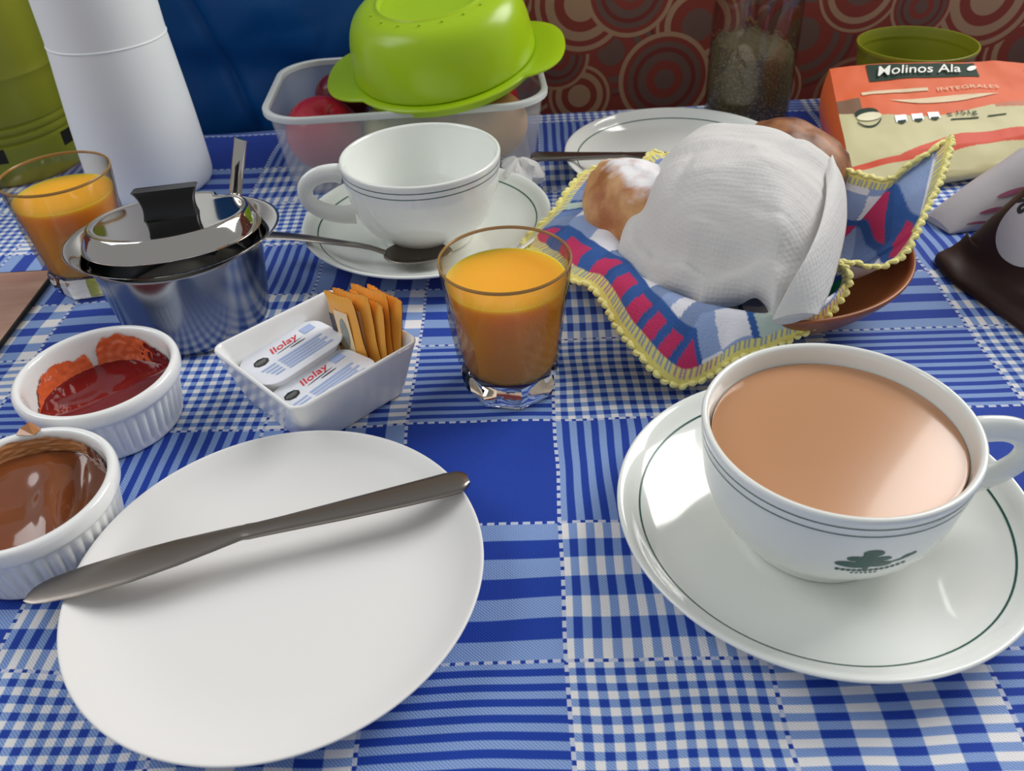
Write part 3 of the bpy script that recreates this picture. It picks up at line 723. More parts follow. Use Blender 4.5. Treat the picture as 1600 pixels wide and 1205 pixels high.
def olive_cup():
    a = PY(1434, 66, .750); r = empty('olive_cup', (a.x, .750, 0)); H = a.z; tag(r, 'open olive green plastic cup standing behind the bread packet', 'cup')
    P = [(0, .0015), (.038, .0015), (.041, 0), (.0425, .002), (.0455, H * .5), (.0478, H - .006), (.0496, H - .004), (.0500, H - .0005), (.0492, H), (.0480, H - .0005), (.0470, H - .006), (.0462, H - .009), (.0466, H - .0105), (.0460, H - .013), (.0440, H * .5), (.0400, .004), (0, .0035)]
    lathe('shell', P, MT['olive'], r, seg=128, n=1)
olive_cup()

# ================================================================== clear box with fruit and lime bowl
def fruit_box():
    C = Vector((-.0720, .7145, 0)); r = empty('plastic_box', C, rad(1.5)); tag(r, 'clear frosted plastic box of fruit behind the empty cup', 'food box')
    W, D, H = .1135, .0735, .0665
    lv = [(W - .016, D - .012, .026, .0004), (W - .0135, D - .0095, .027, 0), (W - .012, D - .008, .028, .003), (W - .004, D - .003, 0.034, H - .002), (W - .0048, D - .0038, 0.034, H - .002), (W - .013, D - .009, .027, .0042), (W - .015, D - .011, .026, .0016), (.001, .001, .0009, .0014)]
    loft_rr('wall', [(.001, .001, .0009, .0002)] + lv, MT['tubplastic'], r, n=10, sm=1)
    rm = [(W - .0050, D - .0040, 0.034, H - .0045), (W - .0002, D - .0, .037, H - .0050), (W, D + .0002, .037, H - .0010), (W - .0005, D - .0005, .037, H + .0004), (W - .0048, D - .0038, 0.034, H + .0004), (W - .0056, D - .0046, .033, H - .0004), (W - .0050, D - .0040, 0.034, H - .0045)]
    loft_rr('rim', rm, MT['tubrim'], r, n=10, sm=1, caps=(False, False))
fruit_box()
def fruit(name, loc, R, mat, label, squash=.92, stem=True, tilt=(0, 0)):
    r = empty(name, loc); r.rotation_euler = (tilt[0], tilt[1], 0); tag(r, label, name.split('_')[-1], 'fruit in the plastic box')
    P = []
    for k in range(25):
        a = -pi / 2 + pi * k / 24; x = cos(a); z = sin(a); dip = .22 * math.exp(-(x / .28) ** 2) if z > 0 else .10 * math.exp(-(x / .25) ** 2)
        P.append((max(0, R * x * (1 + .05 * z)), R * squash * (z - dip * (1 if z > 0 else -1))))
    P[0] = (0, P[0][1]); P[-1] = (0, P[-1][1])
    lathe('skin', P, mat, r, seg=64, n=0, sharp=180)
    if stem: sweep('stem', [(0, 0, R * squash * .72), (.001, 0, R * squash * .9), (.003, .001, R * squash * 1.06)], (.0009, .0009), MT['tan'], r, ns=8, up=(0, 1, 0))
fruit('red_apple', (-.143, .690, .034), .0315, MT['apple'], 'red apple in the front left of the clear box', tilt=(.3, .3))
fruit('dark_plum', (-.132, .744, .043), .0250, MT['plum'], 'dark red plum behind the apple, against left end of box', tilt=(-.4, .3))
fruit('green_pear', (-.088, .700, .028), .0255, MT['pear'], 'pale green fruit beside the apple, under the lime bowl', tilt=(.2, .1))
fruit('tan_peach', (-.004, .690, .034), .0300, MT['peach'], 'tan peach at the right front of the clear box', stem=False)
fruit('red_tomato', (-.004, .741, .034), .0245, MT['apple'], 'red fruit in the back right corner of the clear box', stem=False)
fruit('tan_apricot', (-.045, .735, .030), .0265, MT['peach'], 'tan fruit in the middle of the clear box, under the lime bowl', stem=False)
def lime_bowl():
    C = Vector((-.0385, .7085, .0815)); r = empty('lime_bowl', C); r.rotation_euler = (rad(9), rad(-6.5), 0); tag(r, 'lime green plastic bowl with two ear handles upturned on the fruit box', 'bowl')
    P = [(.0720, .0030), (.0735, .0035), (.0740, .0060), (.0730, .018), (.0705, .033), (.0660, .044), (.0590, .0505), (.0500, .0530), (.0450, .0535), (.0430, .0550), (.0415, .0545), (.0400, .0490), (0, .0480)]
    lathe('bowl', P, MT['lime'], r, seg=128, n=2)
    lathe('inner_wall', [(.0712, .0030), (.0710, .018), (.0685, .032), (.0640, .042), (.0570, .0480), (0, .0465)], MT['lime'], r, seg=96, n=2)
    def fl(R, z, a, i):
        k = min(1, max(0, (R - .073) / .006)); c = abs(cos(a - rad(-3))); e = max(0, (c - .80) / .20); e = e * e * (3 - 2 * e)
        return R + k * .0185 * e ** .6, z
    lathe('rim', [(.0705, 0), (.0720, -.0065), (.0735, -.0070), (.0745, -.0005), (.0780, -.0006), (.0795, .0004), (.0792, .0018), (.0770, .0026), (.0750, .0030), (.0710, .0030), (.0705, 0)], MT['lime'], r, seg=256, n=1, mod=fl)
    for k in range(9):
        a = rad(200 + k * 20); sphere = [(0, -.0006), (.0009, 0), (0, .0010)]
        lathe('bump', [(0, -.0003), (.0008, -.0002), (.0010, .0003), (.0005, .0010), (0, .0012)], MT['lime'], r, seg=10, n=1, off=(.049 * cos(a), .049 * sin(a), .0534))
lime_bowl()
# crumpled tissue
def lump():
    r = mk('crumpled_tissue', *lump_vf(), MT['tissue']); r.location = (.0155, .6330, .0); tag(r, 'crumpled scrap of white paper tissue between saucer and clear box', 'tissue')
def lump_vf():
    P = []
    for k in range(13):
        a = -pi / 2 + pi * k / 12; P.append((.0145 * cos(a), .0135 + .0135 * sin(a)))
    P[0] = (0, 0); P[-1] = (0, .027)
    def mod(R, z, a, i):
        n = 1 + .45 * N3(cos(a) * 1.6 + 4, sin(a) * 1.6, z * 80) + .25 * N3(cos(a) * 4, sin(a) * 4 + 7, z * 180); return R * n * 1.1, max(0.0, z * (1 + .25 * N3(cos(a) * 2, sin(a) * 2, 9)))
    return lathe_vf(P, 28, mod)
lump()

# ================================================================== jar of herbs
def jar():
    C = Vector((.2270, .7560, 0)); r = empty('herb_jar', C); tag(r, 'clear jar of dried green herbs standing at table edge by the bench', 'jar')
    P = [(0, .0006), (.0340, .0006), (.0365, 0), (.0375, .004), (.0375, .10), (.0372, .130), (.034, .143), (.028, .150), (.028, .160), (.0270, .160), (.027, .150), (.0328, .142), (.0360, .130), (.0363, .10), (.0363, .004), (.033, .0016), (0, .0016)]
    lathe('vessel', P, MT['jarplastic'], r, seg=96, n=1)
    lathe('lid', [(0, .164), (.029, .164), (.0305, .162), (.0305, .150), (.0290, .149), (.0285, .152), (0, .155)][::-1], MT['tan'], r, seg=64, n=1)
    def mod(R, z, a, i): return R, z + (.004 * N3(R * 90 * cos(a), R * 90 * sin(a), 5) + .006 * cos(a - 2.2) * R / .036 if z > .05 else 0)
    Q = [(0, .002), (.034, .002), (.0358, .004), (.0358, .056), (.034, .0655), (.024, .067), (.012, .068), (0, .068)]
    h = lathe('dried_herbs', Q, MT['herb'], None, seg=96, n=1, mod=mod); h.location = C; tag(h, 'dried dark green herbs filling lower half of the clear jar', 'herbs', kind='stuff')
    # loose leaf flakes on the heap and against the wall, joined into the herb mass
    v, f = [], []; rr = random.Random(3)
    for k in range(2600):
        a = rr.uniform(0, 2 * pi)
        if k % 4: R = .0359; z = rr.uniform(.003, .066 + .006 * cos(a - 2.2))
        else: R = .0355 * math.sqrt(rr.random()); z = .0672 + .004 * N3(R * 90 * cos(a), R * 90 * sin(a), 5) + .006 * cos(a - 2.2) * R / .036
        c = Vector((R * cos(a), R * sin(a), z)); L = rr.uniform(.001, .003); d = Vector((rr.uniform(-1, 1), rr.uniform(-1, 1), rr.uniform(-1, 1))).normalized(); n = Vector((cos(a), sin(a), 0)); d = (d - n * d.dot(n) * .9).normalized(); s = d.cross(n).normalized() * .0006; b = len(v)
        v += [c - d * L / 2, c + s, c + d * L / 2, c - s]; f.append((b, b + 1, b + 2, b + 3))
    g = MT['herbflake'] = pbr('pale_herb_flake', (170, 152, 110), .9, vary=.6, bscale=500)
    fo = mk('herb_flakes', v, f, g, h, smooth=False); fo['kind'] = 'stuff'
jar()

# ================================================================== placemat
pm = mk('placemat', *(lambda: (None, None))() if False else ([(-.62, .25, 0), (-.3215, .25, 0), (-.3215, .5440, 0), (-.62, .5470, 0), (-.62, .25, .0028), (-.3215, .25, .0028), (-.3215, .5440, .0028), (-.62, .5470, .0028)], [(0, 3, 2, 1), (4, 5, 6, 7), (0, 1, 5, 4), (1, 2, 6, 5), (2, 3, 7, 6), (3, 0, 4, 7)]), MT['dark'], smooth=False)
tag(pm, 'pinkish brown wood print placemat at left edge of table', 'placemat')
def pm_mat():
    m = pbr('pink_wood_print', (178, 140, 122), .5); nt = m.node_tree; nd = nt.nodes; ln = nt.links
    tc = nd.new('ShaderNodeTexCoord'); mp = nd.new('ShaderNodeMapping'); mp.inputs['Scale'].default_value = (9, 60, 9); ln.new(tc.outputs['Object'], mp.inputs[0])
    n = nd.new('ShaderNodeTexNoise'); n.inputs['Scale'].default_value = 1; n.inputs['Detail'].default_value = 5; ln.new(mp.outputs[0], n.inputs['Vector'])
    n2 = nd.new('ShaderNodeTexNoise'); n2.inputs['Scale'].default_value = 14; ln.new(tc.outputs['Object'], n2.inputs['Vector'])
    r = nd.new('ShaderNodeValToRGB'); r.color_ramp.elements[0].position = .3; r.color_ramp.elements[0].color = (*s2l((150, 100, 92)), 1); r.color_ramp.elements[1].position = .65; r.color_ramp.elements[1].color = (*s2l((196, 164, 142)), 1)
    ad = nd.new('ShaderNodeMath'); ad.operation = 'MULTIPLY_ADD'; ad.inputs[1].default_value = .5; ln.new(n.outputs['Fac'], ad.inputs[0])
    hf = nd.new('ShaderNodeMath'); hf.operation = 'MULTIPLY'; hf.inputs[1].default_value = .5; ln.new(n2.outputs['Fac'], hf.inputs[0]); ln.new(hf.outputs[0], ad.inputs[2])
    ln.new(ad.outputs[0], r.inputs[0]); ln.new(r.outputs[0], nd['Principled BSDF'].inputs['Base Color']); return m
mk('printed_face', [(-.619, .251, .00295), (-.3228, .251, .00295), (-.3228, .5428, .00295), (-.619, .5458, .00295)], [(0, 1, 2, 3)], pm_mat(), pm, smooth=False)

# ================================================================== bread basket
BC = Vector((.158, .462, 0)); BR = .088
bb = empty('bread_bowl', BC); tag(bb, 'low terracotta brown bowl under the checked cloth holding the bread', 'bowl')
lathe('bowl', [(0, .002), (.046, .002), (.048, 0), (.052, .001), (.056, .005), (.075, .018), (.086, .031), (.0895, .0365), (.0890, .0385), (.0865, .0380), (.083, .032), (.072, .020), (.050, .009), (0, .0075)], MT['wood'], bb, seg=128, n=2)
NC = pbr('embroidered_check_cotton', (200, 205, 225), .85, attr='Col', bump=.5, bscale=900)
LOOP = [  # px, py, z, u, v on the square cloth
    (818, 381, .016, 0, 0), (850, 408, .026, .10, 0), (891, 437, .033, .22, 0), (920, 445, .036, .30, 0), (946, 476, .033, .42, 0), (962, 507, .030, .52, 0), (982, 534, .026, .62, 0), (1004, 560, .021, .74, 0), (1032, 590, .013, .88, 0), (1062, 603, .008, 1, 0),
    (1098, 593, .010, 1, .09), (1120, 581, .014, 1, .14), (1150, 560, .022, 1, .20), (1205, 541, .025, 1, .30), (1242, 527, .026, 1, .37), (1278, 506, .030, 1, .45), (1306, 479, .036, 1, .52), (1325, 447, .044, 1, .58), (1326, 425, .050, 1, .62), (1312, 410, .050, 1, .66),
    (1338, 411, .046, 1, .70), (1371, 417, .043, 1, .75), (1407, 402, .046, 1, .80), (1427, 374, .052, 1, .85), (1449, 323, .062, 1, .90), (1470, 279, .071, 1, .95), (1486, 217, .082, 1, 1),
    (1449, 239, .076, .90, 1), (1419, 257, .070, .84, 1), (1392, 279, .062, .78, 1), (1360, 277, .059, .70, 1), (1315, 263, .058, .60, 1), (1240, 252, .054, .46, 1), (1150, 246, .050, .30, 1), (1080, 250, .048, .15, 1), (1020, 238, .052, 0, 1),
    (1000, 262, .046, 0, .90), (960, 258, .044, 0, .80), (928, 263, .042, 0, .68), (906, 276, .038, 0, .58), (884, 302, .033, 0, .44), (866, 330, .028, 0, .30), (840, 356, .021, 0, .14)]
def napkin_cloth():
    r = empty('bread_cloth', BC); tag(r, 'blue white and pink checked cloth with yellow crochet edge lining the bread bowl', 'cloth')
    P = [PZ(a, b, z) for a, b, z, _, _ in LOOP]; UVL = [(u, v) for *_, u, v in LOOP]
    n = len(P); NU = 680
    # resample loop by catmull rom
    pts, uvs = [], []
    seg = [(P[(i + 1) % n] - P[i]).length for i in range(n)]; tot = sum(seg); cum = [0]
    for s in seg: cum.append(cum[-1] + s)
    for k in range(NU):
        d = tot * k / NU; i = 0
        while cum[i + 1] <= d: i += 1
        t = (d - cum[i]) / seg[i]; a, b, c, e = P[i - 1], P[i], P[(i + 1) % n], P[(i + 2) % n]
        q = .5 * ((2 * b) + (c - a) * t + (2 * a - 5 * b + 4 * c - e) * t * t + (3 * b - a - 3 * c + e) * t ** 3)
        pts.append(q); u0, v0 = UVL[i]; u1, v1 = UVL[(i + 1) % n]; uvs.append((u0 + (u1 - u0) * t, v0 + (v1 - v0) * t))
    NV = 120
    def prof(k):
        B = pts[k]; dv = Vector((B.x - BC.x, B.y - BC.y, 0)); dist = dv.length; d = dv.normalized()
        rimr = min(BR + .003, dist - .004) if dist < BR + .012 else BR + .003
        rimz = .0425 + (.004 if dist > BR else 0)
        if B.z > rimz: rimz = min(B.z, rimz + (B.z - rimz) * .35)
        c0 = BC + Vector((0, 0, .011)); m1 = BC + d * (rimr * .60) + Vector((0, 0, .016)); m2 = BC + d * (rimr * .90) + Vector((0, 0, rimz * .78)); rm = BC + d * rimr + Vector((0, 0, rimz))
        o1 = rm.lerp(B, .5); o1.z += .004 if B.z < rimz else -.001
        return chaikin([c0, m1, m2, rm, o1, B], 3)
    V = []
    cuv = (.5, .5)
    col = np.ones(((NV + 1) * NU, 4), np.float32); grid = []
    T = np.linspace(0, 1, NV + 1)
    PR = []
    for k in range(NU):
        q = np.array(prof(k)); L = np.r_[0, np.cumsum(np.linalg.norm(np.diff(q, axis=0), axis=1))]; L /= L[-1]
        PR.append(np.c_[[np.interp(T, L, q[:, i]) for i in range(3)]].T)
    BLUE, LB, WH, PINK, GRN, GG, YEL = [np.array(s2l(c)) for c in ((52, 96, 168), (150, 172, 216), (240, 240, 248), (204, 52, 104), (20, 150, 104), (190, 208, 200), (240, 228, 130))]
    def pattern(u, v, edge_s):
        S = .20; x, y = u * S, v * S
        e = min(u, 1 - u, v, 1 - v) * S
        if e < .0062:
            st = (edge_s * 1.35 / .0042) % 1
            return YEL if (st < .62 or e < .0024) else (PINK * .5 + LB * .5 if int(edge_s / .03) % 3 == 0 else LB * .8)
        bx = (x % .052) / .052; by = (y % .052) / .052
        def band(b): return b < .38
        ix, iy = int(x / .052), int(y / .052)
        if band(by):
            mid = abs(by / .38 - .5) * 2
            ph = ((x + .004 * (1 - mid)) % .026) / .026
            if mid < .62 and .12 < ph < .72: return (PINK, GG, GRN, PINK, GG, PINK)[iy % 6]
            return BLUE if not band(bx) else BLUE * .85
        if band(bx): return LB * .75 if by < .7 else BLUE * .5 + LB * .5
        return WH if (by > .66) ^ (bx > .70) else LB
    v, f = [], []
    per = tot
    for j in range(NV + 1):
        for k in range(NU):
            p = PR[k][j]; t = j / NV; u_, v_ = uvs[k]
            rr = .12 + .88 * t if t > 0 else 0; uu = .5 + (u_ - .5) * rr; vv = .5 + (v_ - .5) * rr
            wob = .0018 * N3(p[0] * 70, p[1] * 70, 2) * min(1, t * 3)
            v.append((p[0], p[1], p[2] + wob)); col[j * NU + k, :3] = pattern(uu, vv, per * k / NU)
    for j in range(NV):
        for k in range(NU):
            k2 = (k + 1) % NU; f.append((j * NU + k, j * NU + k2, (j + 1) * NU + k2, (j + 1) * NU + k))
    o = mk('cotton', v, f, NC, r, world=True, sharp=180)
    ca = o.data.color_attributes.new('Col', 'FLOAT_COLOR', 'POINT'); ca.data.foreach_set('color', col.ravel()); solid(o, .0008, 0)
    # crochet edging: looped cord along the hem
    path, rr = [], []
    for k in range(NU * 2):
        a = pts[(k // 2) % NU]; b = pts[(k // 2 + 1) % NU]; q = a.lerp(b, (k % 2) / 2); out = Vector((q.x - BC.x, q.y - BC.y, 0)).normalized()
        ph = 2 * pi * (k / (NU * 2)) * 150
        path.append(q + out * (.0008 * sin(ph)) + Vector((0, 0, .0006 * cos(ph * .5)))); w_ = .0016 + .0005 * sin(ph); rr.append((w_, w_ * .8))
    sweep('crochet_edge', path, rr, MT['yellow'], r, ns=8, closed=True, world=True)
napkin_cloth()

# ---- breads
def bun_mat(sugar):
    m = pbr('sugared_bun' if sugar else 'toasted_bun', (190, 128, 70), .5, bump=.5, bscale=120); nt = m.node_tree; nd = nt.nodes; ln = nt.links
    tc = nd.new('ShaderNodeTexCoord'); n = nd.new('ShaderNodeTexNoise'); n.inputs['Scale'].default_value = 45; n.inputs['Detail'].default_value = 6; ln.new(tc.outputs['Object'], n.inputs['Vector'])
    r = nd.new('ShaderNodeValToRGB'); e = r.color_ramp.elements
    if sugar: e[0].color = (*s2l((170, 104, 62)), 1); e[1].color = (*s2l((222, 172, 116)), 1)
    else: e[0].color = (*s2l((98, 54, 30)), 1); e[1].color = (*s2l((178, 120, 74)), 1)
    e[0].position = .35; e[1].position = .65; ln.new(n.outputs['Fac'], r.inputs[0]); last = r.outputs[0]
    if sugar:
        sp = nd.new('ShaderNodeSeparateXYZ'); ln.new(tc.outputs['Object'], sp.inputs[0])
        n2 = nd.new('ShaderNodeTexNoise'); n2.inputs['Scale'].default_value = 70; n2.inputs['Detail'].default_value = 8; ln.new(tc.outputs['Object'], n2.inputs['Vector'])
        a = nd.new('ShaderNodeMath'); a.operation = 'MULTIPLY_ADD'; a.inputs[1].default_value = 26; ln.new(sp.outputs[2], a.inputs[0])
        a3 = nd.new('ShaderNodeMath'); a3.operation = 'MULTIPLY_ADD'; a3.inputs[1].default_value = 9; ln.new(sp.outputs[0], a3.inputs[0]); ln.new(n2.outputs['Fac'], a3.inputs[2]); ln.new(a3.outputs[0], a.inputs[2])
        mr = nd.new('ShaderNodeMapRange'); mr.inputs['From Min'].default_value = .98; mr.inputs['From Max'].default_value = 1.30; ln.new(a.outputs[0], mr.inputs['Value'])
        mx = nd.new('ShaderNodeMixRGB'); mx.inputs[2].default_value = (*s2l((240, 238, 240)), 1); ln.new(mr.outputs[0], mx.inputs[0]); ln.new(last, mx.inputs[1]); last = mx.outputs[0]
    ln.new(last, nd['Principled BSDF'].inputs['Base Color']); return m
def bun(name, loc, rx, ry, rz_, mat, label, rot=0, tilt=0, seed=0, cat='bread'):
    P = [(0, -1)] + [(cos(a), sin(a) * (1 if a > 0 else .8)) for a in np.linspace(-pi / 2 + .1, pi / 2 - .1, 26)] + [(0, 1)]
    def mod(R, z, a, i):
        k = 1 + .10 * N3(R * cos(a) * 1.5 + seed, R * sin(a) * 1.5, z * 1.4) + .05 * N3(R * cos(a) * 4, R * sin(a) * 4 + seed, z * 4); return R * k, z * k
    v, f = lathe_vf(P, 64, mod); v = [(x * rx, y * ry, z * rz_) for x, y, z in v]
    o = mk(name, v, f, mat, sharp=180); o.location = loc; o.rotation_euler = (0, tilt, rot); tag(o, label, cat); return o
SB = bun_mat(True)
bun('sugared_bun', (.0865, .498, .0455), .030, .046, .0325, SB, 'golden bun dusted with icing sugar at left of the basket', rot=.35, seed=2)
bun('toasted_bun', (.198, .535, .0545), .040, .034, .0250, bun_mat(False), 'browned bun showing behind the white paper napkin', rot=-.5, tilt=.35, seed=5)
BN = bun_mat(False)
bun('bread_roll', (.150, .452, .0500), .046, .044, .036, BN, 'bread roll wrapped under the white paper napkin', seed=8)

# ---- paper napkin over bread
def tissue_mat():
    m = MT['tissue']; nt = m.node_tree; nd = nt.nodes; ln = nt.links
    tc = nd.new('ShaderNodeTexCoord'); mp = nd.new('ShaderNodeMapping'); mp.inputs['Rotation'].default_value = (0, 0, .5); ln.new(tc.outputs['Object'], mp.inputs[0])
    vo = nd.new('ShaderNodeTexVoronoi'); vo.inputs['Scale'].default_value = 380; vo.inputs['Randomness'].default_value = .25; ln.new(mp.outputs[0], vo.inputs['Vector'])
    n = nd.new('ShaderNodeTexNoise'); n.inputs['Scale'].default_value = 45; n.inputs['Detail'].default_value = 3; ln.new(tc.outputs['Object'], n.inputs['Vector'])
    ad = nd.new('ShaderNodeMath'); ad.operation = 'MULTIPLY_ADD'; ad.inputs[1].default_value = 3; ln.new(n.outputs['Fac'], ad.inputs[0]); ln.new(vo.outputs['Distance'], ad.inputs[2])
    b = nd.new('ShaderNodeBump'); b.inputs['Strength'].default_value = .5; b.inputs['Distance'].default_value = .0008; ln.new(ad.outputs[0], b.inputs['Height'])
    p = nd['Principled BSDF']; ln.new(b.outputs[0], p.inputs['Normal'])
    tr = nd.new('ShaderNodeBsdfTranslucent'); tr.inputs[0].default_value = (.85, .84, .82, 1); mx = nd.new('ShaderNodeMixShader'); mx.inputs[0].default_value = .40
    ln.new(p.outputs[0], mx.inputs[1]); ln.new(tr.outputs[0], mx.inputs[2]); ln.new(mx.outputs[0], nd['Material Output'].inputs['Surface'])
tissue_mat()
def paper():
    C = Vector((.147, .462, .1005))
    B = [PZ(958, 421, .034), PZ(975, 436, .032), PZ(1001, 452, .034), PZ(1045, 466, .036), PZ(1088, 468, .040), PZ(1100, 476, .040), PZ(1154, 479, .038), PZ(1170, 474, .042), PZ(1183, 474, .044), PZ(1200, 484, .044), PZ(1205, 505, .040), PZ(1240, 500, .040), PZ(1276, 491, .042), PZ(1293, 465, .046), PZ(1311, 400, .054), PZ(1325, 340, .062), PZ(1320, 290, .070), PZ(1297, 250, .079),
         PZ(1283, 268, .070), PZ(1262, 252, .072), PZ(1225, 228, .078), PZ(1180, 205, .084), PZ(1132, 197, .086), PZ(1108, 199, .082), PZ(1085, 214, .074), PZ(1056, 244, .066), PZ(1025, 275, .060), PZ(1010, 295, .054), PZ(990, 320, .048), PZ(972, 370, .042)]
    Bs = chaikin(B, 2, closed=True); n = len(Bs)
    Sm = [sum(Bs[(i + k) % n] for k in range(-12, 13)) / 25 for i in range(n)]
    FOLDS = [(PZ(*a, .095)[:2], PZ(*b, .095)[:2], am, wd) for a, b, am, wd in (((1010, 395), (1090, 290), .0035, .006), ((1075, 400), (1150, 290), -.0035, .009), ((1110, 430), (1240, 300), .0030, .007), ((1160, 440), (1290, 330), -.0030, .008), ((1000, 320), (1090, 225), -.0018, .004), ((1150, 260), (1260, 260), .0022, .008))]
    def fn(u, t):
        x = u * n; i = int(x) % n; fr = x - int(x); q = Vector(Bs[i] * (1 - fr) + Bs[(i + 1) % n] * fr); qs = Vector(Sm[i] * (1 - fr) + Sm[(i + 1) % n] * fr); q = qs.lerp(q, min(1, t) ** 5)
        t_ = max(t, 0.001); p = C.lerp(q, t_); hump = (C.z - q.z) * (max(0, 1 - t_ ** 2.6) ** .5 - (1 - t_)) if C.z > q.z else 0
        z = p.z + hump * .80
        ang = math.atan2(q.y - C.y, q.x - C.x)
        cre = .0016 * (t_ ** 3) * sin(ang * 7 + 1.5 * N3(cos(ang) * 2, sin(ang) * 2, 1)) + .0050 * N3(p.x * 26 + p.y * 22, p.y * 10 - p.x * 8, 6) + .0016 * abs(N3(p.x * 50 + p.y * 70, p.y * 20 - p.x * 18, 2))
        rid = .0035 * math.exp(-((ang - rad(28)) / .10) ** 2) * t_ ** 2 + .0030 * math.exp(-((ang + rad(70) + t_ * .5) / .12) ** 2) * t_ ** 3 - .0030 * math.exp(-((ang + rad(40)) / .14) ** 2) * t_ ** 3
        k = min(1, (1 - t) * 8 + .15) * min(1, t * 3)
        sk = max(0, cos(ang - rad(222))) * -.010 * math.exp(-((t - .87) / .07) ** 2)
        for (ax, ay), (bx, by), am, wd in FOLDS:
            dx, dy = bx - ax, by - ay; L = math.hypot(dx, dy); al = ((p.x - ax) * dx + (p.y - ay) * dy) / L / L; d = ((p.x - ax) * dy - (p.y - ay) * dx) / L
            sk += am * math.exp(-(d / wd) ** 2) * math.exp(-((al - .5) / .45) ** 4)
        return (p.x, p.y, max(.030, z + (cre + rid) * k + sk))
    r = grid_mesh('paper_napkin', fn, 240, 70, MT['tissue'], None, closed_u=True); solid(r, .0005, 0)
    tag(r, 'white embossed paper napkin draped over the bread in basket', 'napkin')
    # standing fold at the right edge
    L = [PZ(1296, 250, .080), PZ(1318, 285, .0745), PZ(1325, 335, .066), PZ(1316, 390, .0590), PZ(1298, 455, .0500), PZ(1278, 492, .0440)]
    Rr = [PZ(1290, 262, .084), PZ(1292, 300, .086), PZ(1285, 345, .082), PZ(1262, 400, .076), PZ(1232, 450, .064), PZ(1207, 500, .0450)]
    A = chaikin(L, 2); Bq = chaikin(Rr, 2); m = len(A)
    def fl(u, t):
        i = min(int(u * (m - 1)), m - 2); fr = u * (m - 1) - i; a = Vector(A[i] * (1 - fr) + A[i + 1] * fr); b = Vector(Bq[i] * (1 - fr) + Bq[i + 1] * fr)
        p = a.lerp(b, t); return p + Vector((.001, -.002, .006)) * sin(pi * t) * (1 - .5 * u)
    o = grid_mesh('folded_corner', fl, 50, 16, MT['tissue'], r); solid(o, .0005, 0)
paper()

